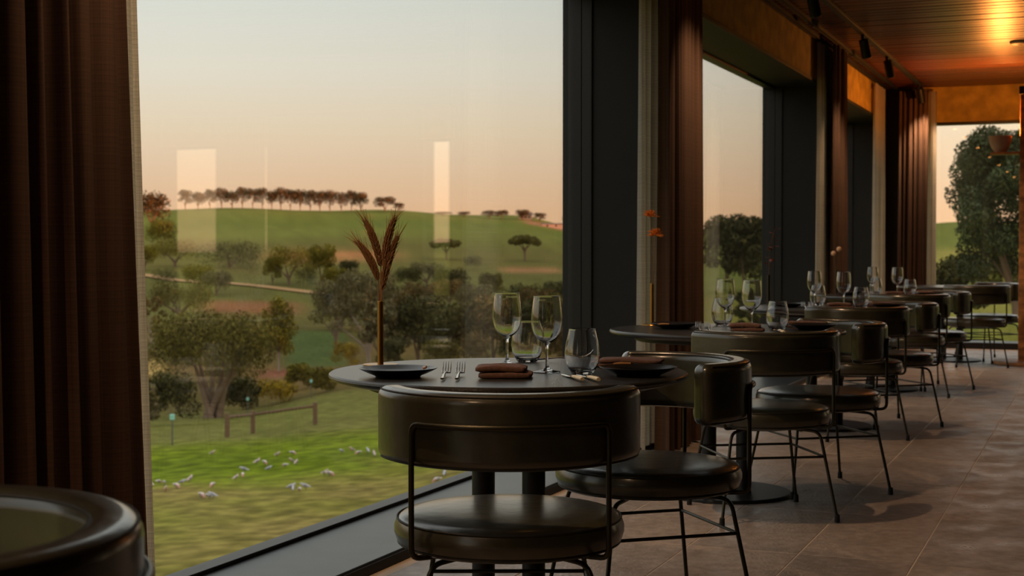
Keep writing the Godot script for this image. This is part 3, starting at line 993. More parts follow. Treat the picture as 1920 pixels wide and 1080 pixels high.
func build_room() -> void:
	# floor of stone tiles on a grout bed
	var floor_root := struct("floor")
	put("grout_bed", block(Vector3(XO, -0.4, ZE - 0.4), Vector3(XR + 0.3, -0.0018, ZB + 0.3)), M.grout, floor_root)
	var tw := 0.405; var tl := 0.88
	var shapes := []
	var r := RandomNumberGenerator.new()
	r.seed = 5
	for k in 3:
		var m := MB.new()
		m.slab(Vector3(0.0022, -0.01, 0.0022), Vector3(tw - 0.0022, 0.0, tl - 0.0022), 0.0016)
		shapes.append(m.mesh())
	var rest := MB.new()
	for i in range(-4, 20):
		for j in range(-7, 21):
			var x := -0.605 + i * tw
			var z := -6.05 - j * tl
			var hi_x := minf(x + tw, XR)
			if z < ZE - 0.02 or x > XR:
				continue
			if x < XI - 0.02:
				# the strip along the sill
				var lo_x := maxf(x, XI)
				if hi_x - lo_x > 0.03:
					var m := MB.new()
					m.slab(Vector3(lo_x, -0.01, z + 0.0022), Vector3(hi_x - 0.0022, 0.0, minf(z + tl, ZB) - 0.0022), 0.0016)
					put("tile", m, M["tile_%d" % r.randi_range(0, 2)], floor_root)
				continue
			if i <= 4 and j >= -4:
				var t := put("tile", shapes[0], M["tile_%d" % r.randi_range(0, 2)], floor_root)
				t.position = Vector3(x, r.randf_range(-0.0006, 0.0004), z)
				if z - 0.001 < ZE:
					t.scale.z = 1.0
			else:
				rest.slab(Vector3(x + 0.0022, -0.01, z + 0.0022), Vector3(hi_x - 0.0022, 0.0, minf(z + tl, ZB) - 0.0022), 0.0016)
	var far := put("tiles", rest, M.tile_0, floor_root)
	far.set_meta("kind", "stuff")
	# ceiling: timber slats across the room under a black board
	var ceil_root := struct("ceiling")
	put("backing_board", block(Vector3(XO, CEIL + 0.022, ZE - 0.4), Vector3(XR + 0.3, CEIL + 0.3, ZB + 0.3)), M.dark_wall, ceil_root)
	var sl := MB.new()
	sl.rbox(Vector3(XR - XI, 0.024, 0.116), 0.009)
	var slat := sl.mesh()
	var n := int((ZB - ZE) / 0.13)
	for k in n:
		var o := put("slat", slat, M["slat_%d" % r.randi_range(0, 3)], ceil_root)
		o.position = Vector3((XR + XI) * 0.5, CEIL + 0.012 + r.randf_range(-0.001, 0.003), ZE + 0.062 + k * 0.13)
	# the window wall: black piers, ochre panels over the openings, black soffits
	var left := struct("wall_left")
	var opens := [[4.6, -1.5], [-2.05, -7.55], [-8.2, -12.62], [-13.4, -16.47]]
	var piers := [[ZB + 0.3, 4.6], [-1.5, -2.05], [-7.55, -8.2], [-12.62, -13.4], [-16.47, ZE - 0.4]]
	for q in piers:
		put("pier", block(Vector3(XO, -0.3, q[1]), Vector3(XI, CEIL + 0.02, q[0])), M.pier_black, left)
	for q in opens:
		put("upper_panel", block(Vector3(XO, HEAD + 0.03, q[1]), Vector3(XI + 0.004, CEIL + 0.02, q[0])), M.ochre_wall, left)
		put("soffit", block(Vector3(XO, HEAD, q[1]), Vector3(XI + 0.012, HEAD + 0.03, q[0])), M.pier_black, left)
		put("footing", block(Vector3(XO, -0.4, q[1]), Vector3(XI, -0.012, q[0])), M.pier_black, left)
	for k in 4:
		var q: Array = opens[k]
		var w := struct("window_%d" % (k + 1))
		put("sill", block(Vector3(XO + 0.02, -0.012, q[1]), Vector3(XI + 0.025, 0.042, q[0]), 0.006), M.sill_steel, w)
		put("sill_face", block(Vector3(XI + 0.025, 0.0, q[1]), Vector3(XI + 0.032, 0.034, q[0]), 0.002), M.pier_black, w)
		var gx := -2.735
		for s in [q[0], q[1]]:
			var d: float = -1.0 if s == q[0] else 1.0
			put("frame", block(Vector3(gx - 0.03, 0.042, minf(s, s + d * 0.008)), Vector3(gx + 0.05, HEAD, maxf(s, s + d * 0.008))), M.frame_black, w)
			put("frame", block(Vector3(gx + 0.05, 0.042, minf(s, s + d * 0.006)), Vector3(gx + 0.105, HEAD, maxf(s, s + d * 0.006))), M.frame_black, w)
			put("frame", block(Vector3(gx + 0.105, 0.042, minf(s, s + d * 0.012)), Vector3(gx + 0.112, HEAD, maxf(s, s + d * 0.012))), M.frame_black, w)
		put("frame", block(Vector3(gx - 0.03, HEAD - 0.02, q[1]), Vector3(gx + 0.05, HEAD, q[0])), M.frame_black, w)
		put("frame", block(Vector3(gx - 0.03, 0.042, q[1]), Vector3(gx + 0.045, 0.056, q[0])), M.frame_black, w)
		put("pane", block(Vector3(gx - 0.012, 0.045, q[1] + 0.002), Vector3(gx, HEAD - 0.005, q[0] - 0.002), 0.001), M.pane, w)
	# the end wall with three openings
	var back := struct("wall_back")
	var ends := [[-2.02, 0.45], [1.72, 2.7], [5.0, 6.75]]
	var solid := [[XI - 0.02, -2.02], [0.45, 1.72], [2.7, 5.0], [6.75, XR + 0.3]]
	for q in solid:
		put("pier", block(Vector3(q[0], -0.3, ZE - 0.4), Vector3(q[1], CEIL + 0.02, ZE)), M.dark_wall, back)
	for k in 3:
		var q: Array = ends[k]
		put("upper_panel", block(Vector3(q[0], 2.53, ZE - 0.4), Vector3(q[1], CEIL + 0.02, ZE)), M.ochre_wall, back)
		var w := struct("window_%d" % (k + 5))
		put("sill", block(Vector3(q[0], -0.05, ZE - 0.4), Vector3(q[1], 0.07, ZE + 0.02)), M.frame_black, w)
		put("frame", block(Vector3(q[0], 2.5, ZE - 0.12), Vector3(q[1], 2.53, ZE + 0.004)), M.frame_black, w)
		for s in q:
			put("frame", block(Vector3(s - 0.02, 0.07, ZE - 0.12), Vector3(s + 0.02, 2.5, ZE + 0.004)), M.frame_black, w)
		if k == 1:
			put("frame", block(Vector3(2.27, 0.07, ZE - 0.12), Vector3(2.31, 2.5, ZE - 0.02)), M.frame_black, w)
		put("pane", block(Vector3(q[0] + 0.01, 0.06, ZE - 0.09), Vector3(q[1] - 0.01, 2.505, ZE - 0.078), 0.001), M.pane, w)
	put("wall_right", block(Vector3(XR, -0.4, ZE - 0.4), Vector3(XR + 0.3, CEIL + 0.3, ZB + 0.3)), M.dark_wall).set_meta("kind", "structure")
	put("wall_front", block(Vector3(XO, -0.4, ZB), Vector3(XR + 0.3, CEIL + 0.3, ZB + 0.3)), M.dark_wall).set_meta("kind", "structure")

# a hanging curtain: pleats along z, gathered at the top and flaring to the floor
func curtain(called: String, label: String, x: float, z_far: float, z_near: float, pleats: float, amp: float, m: Material, flare: float, sd: int, across := false) -> void:
	var r := RandomNumberGenerator.new()
	r.seed = sd
	var cols := int(pleats * 14)
	var nr := 16
	var phase := []
	for i in 64:
		phase.append(r.randf_range(0.6, 1.25))
	var y0 := 0.05 if m == M.sheer_cloth else 0.012
	var y1 := 2.865
	var shell := []
	for face in [1.0, -1.0]:
		var rows := []
		for j in nr + 1:
			var t := float(j) / nr
			var low := 1.0 - t
			var row := []
			for i in cols + 1:
				var s := float(i) / cols
				var u := s * pleats
				var a: float = amp * phase[int(u) % 64] * (0.75 + 0.35 * low)
				var w := sin(TAU * u + 0.7 * sin(u * 1.7 + sd)) + 0.22 * sin(TAU * 2.0 * u + low * 0.8)
				var zz := (lerpf(0.0, z_far, s) if across else lerpf(z_near, z_far, s)) + 0.2 * a * sin(2.0 * TAU * u)
				zz += flare * pow(low, 1.3) * (2.0 * s - 1.0) * -1.0 + 0.012 * low * sin(u * 3.1 + sd)
				var xx := a * w + 0.01 * low * sin(u * 2.3 + 1.0)
				var nrm: Vector3 = Vector3(1, 0, 0) * face * 0.0016
				row.append((Vector3(x + zz, lerpf(y0, y1, t), z_near + xx) if across else Vector3(x + xx, lerpf(y0, y1, t), zz)) + (nrm if not across else Vector3(0, 0, nrm.x)))
			rows.append(row)
		shell.append(rows)
	# join the two faces into a loop of columns so that the edges close
	var rows := []
	for j in nr + 1:
		var row: Array = shell[0][j].duplicate()
		if m == M.sheer_cloth:
			rows.append(row)
			continue
		var other: Array = shell[1][j].duplicate()
		other.reverse()
		row.append_array(other)
		rows.append(row)
	var mb := MB.new()
	mb.grid(rows, m != M.sheer_cloth)
	if m == M.sheer_cloth:
		mb.smooth()
	else:
		mb.smooth_closed()
	var root := thing(called, label, "curtain")
	put("cloth", mb, m, root)
	var band := MB.new()
	var top := []
	for i in range(0, cols + 1, 2):
		top.append((shell[0][nr][i] + shell[1][nr][i]) * 0.5 + Vector3(0, -0.02, 0))
	band.tube(top, 0.006, 5)
	put("heading_tape", band, m, root)

# the spotlights lean towards the tables and down the room
const AIM := Vector3(0.15, -1.0, -0.34)

func aim_basis() -> Basis:
	var y := -AIM.normalized()
	var x := (Vector3.RIGHT - y * y.x).normalized()
	return Basis(x, y, x.cross(y))

func build_fittings() -> void:
	# curtain rails and lighting track along the ceiling
	for q in [[-2.266, "sheer"], [-2.16, "brown"]]:
		var rail := thing("curtain_rail", "black %s curtain rail along the ceiling, %s" % ["inner" if q[1] == "sheer" else "middle", "close to the window wall" if q[1] == "sheer" else "between the wall rail and the lamp track"], "curtain rail")
		put("rail", block(Vector3(q[0] - 0.014, CEIL - 0.03, -16.5), Vector3(q[0] + 0.014, CEIL, 4.6)), M.rail_black, rail)
		put("lip", block(Vector3(q[0] - 0.018, CEIL - 0.034, -16.5), Vector3(q[0] - 0.01, CEIL - 0.028, 4.6), 0.001), M.rail_black, rail)
		put("lip", block(Vector3(q[0] + 0.01, CEIL - 0.034, -16.5), Vector3(q[0] + 0.018, CEIL - 0.028, 4.6), 0.001), M.rail_black, rail)
	var track := thing("lamp_track", "black lamp track along the ceiling, farthest from the window wall", "lamp track")
	put("rail", block(Vector3(-1.905, CEIL - 0.028, -16.4), Vector3(-1.855, CEIL, 4.6)), M.rail_black, track)
	var spots := [4.2, 2.3, -0.1, -2.5, -5.0, -7.5, -9.95, -12.25, -13.7, -16.2]
	var proto: Node3D
	var names := {-12.25: "black spotlight on the lamp track, nearest of the three hanging clear in view", -13.7: "black spotlight on the lamp track, the middle one of the three in view", -16.2: "black spotlight at the far end of the lamp track by the end wall"}
	for i in spots.size():
		var z: float = spots[i]
		var at := Vector3(-1.88, CEIL - 0.028, z)
		var lab: String = names.get(z, "black spotlight on the lamp track, %s" % ["behind the camera, farthest back", "behind the camera", "over the camera end of the room", "between the camera and the nearest table", "between the first and second tables", "between the second and third tables", "between the third and fourth tables"][mini(i, 6)])
		var o: Node3D
		if proto == null:
			proto = thing("spotlight", lab, "spotlight", at, 0.0, "black spotlights on the lamp track")
			o = proto
			var m := MB.new()
			m.lathe([Vector2(0, -0.165), Vector2(0.034, -0.165), Vector2(0.034, -0.198), Vector2(0.036, -0.2), Vector2(0.04, -0.196), Vector2(0.04, -0.045), Vector2(0.036, -0.04), Vector2(0.0, -0.04)], 20)
			put("can", m, M.black_steel, o).basis = aim_basis()
			m = MB.new()
			m.lathe([Vector2(0, -0.045), Vector2(0.012, -0.045), Vector2(0.012, 0.0), Vector2(0, 0.0)], 10)
			put("stem", m, M.black_steel, o)
			m = MB.new()
			m.lathe([Vector2(0, -0.204), Vector2(0.014, -0.2025), Vector2(0.025, -0.197), Vector2(0.031, -0.187), Vector2(0.031, -0.166), Vector2(0, -0.166)], 20)
			put("lamp", m, M.spot_lens, o).basis = aim_basis()
		else:
			o = dup(proto, lab, at, 0.0, "black spotlights on the lamp track")
		var l := SpotLight3D.new()
		l.name = "beam"
		l.light_color = Color(1.0, 0.81, 0.62)
		l.light_energy = SPOT_ENERGY
		l.spot_angle = 48.0
		l.spot_angle_attenuation = 1.0
		l.spot_range = 12.0
		l.spot_attenuation = 2.0
		l.light_size = 0.026
		l.shadow_enabled = true
		l.position = at + aim_basis() * Vector3(0, -0.215, 0)
		l.basis = Basis.looking_at(AIM, Vector3.FORWARD)
		add_child(l)
	# round white detector in the ceiling
	var det := thing("smoke_detector", "round pale detector on the timber ceiling near the orange glow", "detector", Vector3(-0.70, CEIL, -13.34))
	var dm := MB.new()
	dm.lathe([Vector2(0, -0.035), Vector2(0.05, -0.034), Vector2(0.075, -0.026), Vector2(0.085, -0.01), Vector2(0.085, 0)], 28)
	put("body", dm, M.detector_white, det)
	dm = MB.new()
	dm.lathe([Vector2(0, -0.04), Vector2(0.02, -0.039), Vector2(0.024, -0.034)], 16)
	put("cap", dm, M.detector_white, det)
	# curtains
	curtain("brown_curtain", "heavy brown pleated curtain at the left edge, nearest the camera", -2.155, -2.77, -1.5, 17.0, 0.034, M.heavy_cloth, 0.10, 3)
	curtain("linen_curtain", "pale linen lining showing along the edge of the nearest brown curtain", -2.264, -3.0, -1.7, 13.0, 0.022, M.sheer_cloth, 0.10, 8)
	curtain("brown_curtain", "heavy brown pleated curtain beside the black post right of the large window", -2.162, -8.1, -7.33, 10.0, 0.032, M.heavy_cloth, 0.035, 14)
	curtain("linen_curtain", "pale linen curtain beside the black post right of the large window", -2.266, -8.0, -7.25, 6.0, 0.027, M.sheer_cloth, 0.035, 21)
	curtain("brown_curtain", "heavy brown curtain between the second and third windows", -2.162, -13.15, -12.52, 8.0, 0.032, M.heavy_cloth, 0.03, 31)
	curtain("linen_curtain", "pale linen curtain between the second and third windows", -2.266, -13.1, -12.35, 6.0, 0.027, M.sheer_cloth, 0.035, 37)
	curtain("brown_curtain", "heavy brown curtain gathered in the far corner before the end wall", -2.13, 0.32, -16.5, 6.0, 0.035, M.heavy_cloth, 0.0, 43, true)
	curtain("linen_curtain", "pale linen curtain along the far end of the window wall", -2.262, -16.3, -15.6, 7.0, 0.03, M.sheer_cloth, 0.03, 47)
	curtain("linen_curtain", "sheer linen curtain hanging against the left side of the end window", -2.0, 0.26, -16.66, 4.0, 0.022, M.sheer_cloth, 0.0, 53, true)
	curtain("linen_curtain", "sheer linen curtain drawn over the left half of the end wall's right-hand window", 4.95, 0.8, -16.68, 8.0, 0.022, M.sheer_cloth, 0.0, 59, true)

# ---------------------------------------------------------------- furniture
func arc_pt(phi: float, rad: float, y: float) -> Vector3:
	return Vector3(sin(phi) * rad, y, cos(phi) * rad - 0.02)

func make_chair(label: String) -> Node3D:
	var o := thing("dining_chair", label, "chair", Vector3.ZERO, 0.0, "curved-back leather chairs at the window tables")
	# seat cushion
	var m := MB.new()
	var prof := [Vector2(0, 0.374), Vector2(0.236, 0.374), Vector2(0.262, 0.379), Vector2(0.276, 0.392), Vector2(0.282, 0.41), Vector2(0.282, 0.425), Vector2(0.276, 0.441), Vector2(0.262, 0.451), Vector2(0.235, 0.456), Vector2(0.16, 0.460), Vector2(0.08, 0.462), Vector2(0, 0.462)]
	m.lathe(prof, 56)
	var seat := put("seat", m, M.leather, o)
	for q in [[0.2745, 0.4445], [0.2725, 0.387]]:
		var ring := []
		for k in 57:
			ring.append(Vector3(cos(TAU * k / 56.0) * q[0], q[1], sin(TAU * k / 56.0) * q[0]))
		m = MB.new()
		m.tube(ring, 0.0028, 5, false)
		put("piping", m, M.leather_seam, seat)
	# curved back pad with rounded ends
	var y_mid := 0.681
	var hy := 0.0885
	var hx := 0.036
	var rmid := 0.291
	var rc := 0.026
	var end := deg_to_rad(80.0)
	var rows := []
	var stations := []
	for k in 7:
		var t := deg_to_rad(90.0 * k / 6.0)
		stations.append([-end + (1.0 - sin(t)) * rc / rmid - rc / rmid + rc / rmid, rc * (1.0 - sin(t)), k == 0])
	stations.clear()
	for k in 7:
		var t := deg_to_rad(90.0 * k / 6.0)
		stations.append([-end + rc * (1.0 - cos(t)) / rmid, rc * (1.0 - sin(t))])
	for k in range(1, 40):
		stations.append([lerpf(-end + rc / rmid, end - rc / rmid, k / 40.0), 0.0])
	for k in range(6, -1, -1):
		var t := deg_to_rad(90.0 * k / 6.0)
		stations.append([end - rc * (1.0 - cos(t)) / rmid, rc * (1.0 - sin(t))])
	for s in stations:
		var row := []
		var ins: float = s[1]
		for c in 4:
			for k in 6:
				var t := deg_to_rad(90.0 * c + 18.0 * k)
				var cx: float = [1, -1, -1, 1][c] * (hx - rc)
				var cyy: float = [1, 1, -1, -1][c] * (hy - rc)
				var rr := rc - ins
				var bulge := 1.0
				row.append(arc_pt(s[0], rmid + cx + cos(t) * rr * bulge, y_mid + cyy + sin(t) * rr))
		rows.append(row)
	m = MB.new()
	m.grid(rows, true)
	for e in [0, rows.size() - 1]:
		var mid := Vector3.ZERO
		for q in rows[e]:
			mid += q / rows[e].size()
		var c0 := m.v(mid, Vector3.UP)
		for k in 24:
			if e == 0:
				m.raw(c0, e * 24 + (k + 1) % 24, e * 24 + k)
			else:
				m.raw(c0, e * 24 + k, e * 24 + (k + 1) % 24)
	m.smooth_closed()
	var back := put("backrest", m, M.leather, o)
	for q in [[rmid + hx - 0.007, hy - 0.0075], [rmid - hx + 0.007, hy - 0.0075], [rmid + hx - 0.007, -hy + 0.0075], [rmid - hx + 0.007, -hy + 0.0075]]:
		var line := []
		for k in 41:
			line.append(arc_pt(lerpf(-end + 0.09, end - 0.09, k / 40.0), q[0], y_mid + q[1]))
		m = MB.new()
		m.tube(line, 0.0026, 5)
		put("piping", m, M.leather_seam, back)
	# back frame: one bent rod
	var R := rmid + hx + 0.0065
	var pa := deg_to_rad(43.0)
	var pts := []
	pts.append(Vector3(-0.06, 0.366, 0.05))
	pts.append(Vector3(-sin(pa) * R, 0.384, cos(pa) * R - 0.02))
	pts.append(arc_pt(-pa, R, 0.695))
	var mids := []
	for k in range(1, 12):
		mids.append(arc_pt(lerpf(-pa, pa, k / 12.0), R, 0.695))
	pts.append_array(mids)
	pts.append(arc_pt(pa, R, 0.695))
	pts.append(Vector3(sin(pa) * R, 0.384, cos(pa) * R - 0.02))
	pts.append(Vector3(0.06, 0.366, 0.05))
	m = MB.new()
	m.tube(bent(pts, 0.026, 5), 0.0068, 10)
	put("back_frame", m, M.chair_steel, o)
	# legs and stretchers
	for a in [[1, 1], [-1, 1], [-1, -1], [1, -1]]:
		var d := Vector3(a[0], 0, a[1])
		m = MB.new()
		m.tube(bent([d * 0.07 + Vector3(0, 0.367, 0), d * 0.185 + Vector3(0, 0.36, 0), d * 0.24 + Vector3(0, 0.012, 0)], 0.035, 5), 0.0066, 10)
		var leg := put("leg", m, M.chair_steel, o)
		m = MB.new()
		m.lathe([Vector2(0, 0), Vector2(0.0105, 0), Vector2(0.0115, 0.004), Vector2(0.0105, 0.03), Vector2(0.007, 0.033)], 12, Transform3D(Basis.IDENTITY, d * 0.2395))
		put("foot_cap", m, M.rubber, leg)
	var sp := 0.185 + 0.055 * (0.36 - 0.26) / 0.348
	for k in 4:
		var a0: Array = [[1, 1], [-1, 1], [-1, -1], [1, -1]][k]
		var a1: Array = [[1, 1], [-1, 1], [-1, -1], [1, -1]][(k + 1) % 4]
		m = MB.new()
		m.tube([Vector3(a0[0] * sp, 0.26, a0[1] * sp), Vector3(a1[0] * sp, 0.26, a1[1] * sp)], 0.0052, 8)
		put("stretcher", m, M.chair_steel, o)
	m = MB.new()
	m.lathe([Vector2(0, 0.358), Vector2(0.13, 0.358), Vector2(0.13, 0.375), Vector2(0, 0.375)], 24)
	put("seat_plate", m, M.black_steel, o)
	return o

func make_table(label: String) -> Node3D:
	var o := thing("pedestal_table", label, "table", Vector3.ZERO, 0.0, "round black tables along the windows")
	var m := MB.new()
	m.lathe([Vector2(0, 0.712), Vector2(0.478, 0.712), Vector2(0.516, 0.722), Vector2(0.522, 0.726), Vector2(0.525, 0.731), Vector2(0.5235, 0.7365), Vector2(0.519, 0.74), Vector2(0, 0.74)], 96)
	put("tabletop", m, M.table_stone, o)
	m = MB.new()
	m.lathe([Vector2(0, 0.69), Vector2(0.40, 0.69), Vector2(0.412, 0.694), Vector2(0.42, 0.712), Vector2(0, 0.712)], 64)
	put("under_plate", m, M.black_steel, o)
	for s in [-1, 1]:
		m = MB.new()
		m.lathe([Vector2(0.0, 0.012), Vector2(0.034, 0.012), Vector2(0.034, 0.692), Vector2(0, 0.692)], 28, Transform3D(Basis.IDENTITY, Vector3(s * 0.08, 0, 0)))
		put("post", m, M.black_steel, o)
	m = MB.new()
	m.lathe([Vector2(0, 0), Vector2(0.288, 0), Vector2(0.29, 0.003), Vector2(0.289, 0.012), Vector2(0.284, 0.016), Vector2(0, 0.016)], 64)
	put("base", m, M.black_steel, o)
	return o

# ---------------------------------------------------------------- tableware
# a finer profile through the given points, with its corners kept where the direction jumps
func fine(prof: Array, steps := 4) -> Array:
	var out := []
	for i in prof.size() - 1:
		var a: Vector2 = prof[i]
		var b: Vector2 = prof[i + 1]
		var d := (b - a)
		var m0 := d
		var m1 := d
		if i > 0 and (a - prof[i - 1]).normalized().dot(d.normalized()) > 0.6:
			m0 = (b - prof[i - 1]) * (d.length() / (d.length() + (a - prof[i - 1]).length()))
		if i < prof.size() - 2 and (prof[i + 2] - b).normalized().dot(d.normalized()) > 0.6:
			m1 = (prof[i + 2] - a) * (d.length() / (d.length() + (prof[i + 2] - b).length()))
		for k in steps:
			var t := float(k) / steps
			var t2 := t * t
			var t3 := t2 * t
			var q := a * (2 * t3 - 3 * t2 + 1) + m0 * (t3 - 2 * t2 + t) + b * (-2 * t3 + 3 * t2) + m1 * (t3 - t2)
			out.append(Vector2(maxf(q.x, 0.0), q.y))
	out.append(prof[-1])
	return out

func make_wine_glass() -> ArrayMesh:
	var m := MB.new()
	m.lathe(fine([Vector2(0, 0), Vector2(0.038, 0), Vector2(0.041, 0.0012), Vector2(0.0405, 0.0025), Vector2(0.026, 0.0048), Vector2(0.012, 0.0095), Vector2(0.0058, 0.017), Vector2(0.0043, 0.03), Vector2(0.004, 0.055), Vector2(0.0048, 0.074), Vector2(0.009, 0.0835), Vector2(0.02, 0.091), Vector2(0.032, 0.103), Vector2(0.0405, 0.12), Vector2(0.0448, 0.14), Vector2(0.0455, 0.156), Vector2(0.0437, 0.18), Vector2(0.0405, 0.205), Vector2(0.0385, 0.2215), Vector2(0.038, 0.2222), Vector2(0.0374, 0.2215), Vector2(0.0393, 0.205), Vector2(0.0425, 0.18), Vector2(0.0443, 0.156), Vector2(0.0436, 0.14), Vector2(0.0392, 0.1205), Vector2(0.0305, 0.1043), Vector2(0.0185, 0.0935), Vector2(0.008, 0.0885), Vector2(0, 0.0875)]), 48)
	return m.mesh()

func make_tumbler() -> ArrayMesh:
	var m := MB.new()
	m.lathe(fine([Vector2(0, 0), Vector2(0.027, 0), Vector2(0.031, 0.002), Vector2(0.036, 0.008), Vector2(0.0445, 0.024), Vector2(0.0495, 0.043), Vector2(0.0505, 0.06), Vector2(0.0475, 0.085), Vector2(0.042, 0.11), Vector2(0.0378, 0.1285), Vector2(0.0372, 0.1292), Vector2(0.0366, 0.1285), Vector2(0.0408, 0.11), Vector2(0.0462, 0.085), Vector2(0.0491, 0.06), Vector2(0.048, 0.0435), Vector2(0.043, 0.0255), Vector2(0.034, 0.0125), Vector2(0.02, 0.0085), Vector2(0, 0.0075)]), 48)
	return m.mesh()

func make_fork(label: String, at: Vector3, turn: float) -> Node3D:
	var o := thing("fork", label, "fork", at, turn)
	var m := MB.new()
	var pts := [Vector3(0, 0.006, 0.115), Vector3(0, 0.007, 0.08), Vector3(0, 0.012, 0.02), Vector3(0, 0.014, -0.015), Vector3(0, 0.011, -0.035)]
	m.tube(pts, [0.0055, 0.0062, 0.0032, 0.0034, 0.005], 10, true, 0.5)
	put("handle", m, M.silver, o)
	m = MB.new()
	m.tube([Vector3(0, 0.011, -0.032), Vector3(0, 0.009, -0.042), Vector3(0, 0.0085, -0.052)], [0.006, 0.0135, 0.0138], 12, true, 0.16)
	put("head", m, M.silver, o)
	for k in 4:
		m = MB.new()
		var x := (k - 1.5) * 0.0074
		m.tube([Vector3(x, 0.0085, -0.05), Vector3(x, 0.013, -0.068), Vector3(x, 0.023, -0.086), Vector3(x, 0.036, -0.099)], [0.0021, 0.0021, 0.0018, 0.0008], 6)
		put("tine", m, M.silver, o)
	return o

func make_knife(label: String, at: Vector3, turn: float) -> Node3D:
	var o := thing("knife", label, "knife", at, turn)
	var m := MB.new()
	m.tube([Vector3(0, 0.0075, 0.1), Vector3(0, 0.008, 0.085), Vector3(0, 0.0078, 0.045), Vector3(0, 0.0065, 0.005)], [0.006, 0.0085, 0.0072, 0.0058], 12, true, 0.75)
	put("handle", m, M.bone, o)
	m = MB.new()
	m.tube([Vector3(0, 0.0065, 0.006), Vector3(0, 0.0062, -0.002)], 0.0062, 10)
	put("collar", m, M.dark_brass, o)
	m = MB.new()
	m.tube([Vector3(0, 0.005, 0), Vector3(0.001, 0.0035, -0.04), Vector3(0.002, 0.003, -0.09), Vector3(0.0, 0.003, -0.118)], [0.005, 0.0095, 0.009, 0.0015], 10, true, 0.16)
	put("blade", m, M.silver, o)
	return o

func make_plate(label: String, at: Vector3) -> Node3D:
	var o := thing("plate", label, "plate", at, 0.0)
	var m := MB.new()
	m.lathe([Vector2(0, 0.006), Vector2(0.05, 0.004), Vector2(0.056, 0), Vector2(0.062, 0), Vector2(0.066, 0.004), Vector2(0.085, 0.0115), Vector2(0.104, 0.0205), Vector2(0.109, 0.0232), Vector2(0.11, 0.0245), Vector2(0.109, 0.0254), Vector2(0.1, 0.0228), Vector2(0.082, 0.0155), Vector2(0.062, 0.0105), Vector2(0, 0.009)], 56)
	put("dish", m, M.ceramic, o)
	return o

func make_butter_knife(label: String, at: Vector3, turn: float) -> Node3D:
	var o := thing("butter_knife", label, "knife", at, turn)
	var m := MB.new()
	m.tube([Vector3(0, 0.0, 0.05), Vector3(0, 0.0015, 0.03), Vector3(0, 0.001, 0.0)], [0.0042, 0.0062, 0.0046], 10, true, 0.7)
	put("handle", m, M.horn, o)
	m = MB.new()
	m.tube([Vector3(0, 0.0005, 0.002), Vector3(0, -0.001, -0.03), Vector3(0, -0.003, -0.055)], [0.0042, 0.008, 0.003], 10, true, 0.18)
	put("blade", m, M.silver, o)
	return o

# folded cloth: a long strip folded back on itself, seen as stacked soft layers
func make_napkin(label: String, at: Vector3, turn: float, size: Vector3, layers: int, skew: float) -> Node3D:
	var o := thing("napkin", label, "napkin", at, turn)
	var th := size.y / layers
	for k in layers:
		var path := []
		var half := size.x * 0.5 * (1.0 - 0.05 * k)
		var off := skew * k
		for i in 13:
			var t := lerpf(-1.0, 1.0, i / 12.0)
			path.append([off + t * half, th * (k + 0.5) + 0.0011 * sin(t * 3.0 + k * 2.0) + 0.0005 * cos(t * 7.0 + k)])
		var rows := []
		for i in 13:
			var row := []
			var endk := clampf(minf(i, 12 - i) / 2.0, 0.0, 1.0)
			var hh := th * 0.5 * (0.55 + 0.45 * sqrt(endk))
			for j in 20:
				var a := TAU * j / 20.0
				var cz := signf(cos(a)) * pow(absf(cos(a)), 0.25)
				var cyy := signf(sin(a)) * pow(absf(sin(a)), 0.4)
				row.append(Vector3(path[i][0], maxf(0.0004, path[i][1] + cyy * hh + 0.001 * sin(cz * 5.0 + i * 0.7)), cz * size.z * 0.5 * (1.0 - 0.03 * k) + 0.002 * sin(i * 1.1 + k)))
			rows.append(row)
		var m := MB.new()
		m.grid(rows, true)
		for e in [0, 12]:
			var mid := Vector3.ZERO
			for q in rows[e]:
				mid += q / 20.0
			var c0 := m.v(mid, Vector3.UP)
			for j in 20:
				if e == 0:
					m.raw(c0, e * 20 + (j + 1) % 20, e * 20 + j)
				else:
					m.raw(c0, e * 20 + j, e * 20 + (j + 1) % 20)
		m.smooth_closed()
		put("fold", m, M.napkin, o)
	return o

func make_vase(label: String, at: Vector3, m_tube: Material) -> Node3D:
	var o := thing("bud_vase", label, "vase", at, 0.0)
	var m := MB.new()
	m.lathe([Vector2(0, 0), Vector2(0.054, 0), Vector2(0.055, 0.0012), Vector2(0.054, 0.003), Vector2(0, 0.0032)], 40)
	put("base", m, m_tube, o)
	m = MB.new()
	m.lathe([Vector2(0.0, 0.003), Vector2(0.0095, 0.003), Vector2(0.0095, 0.196), Vector2(0.0088, 0.197), Vector2(0.0078, 0.196), Vector2(0.0078, 0.02), Vector2(0, 0.02)], 20)
	put("tube", m, m_tube, o)
	return o

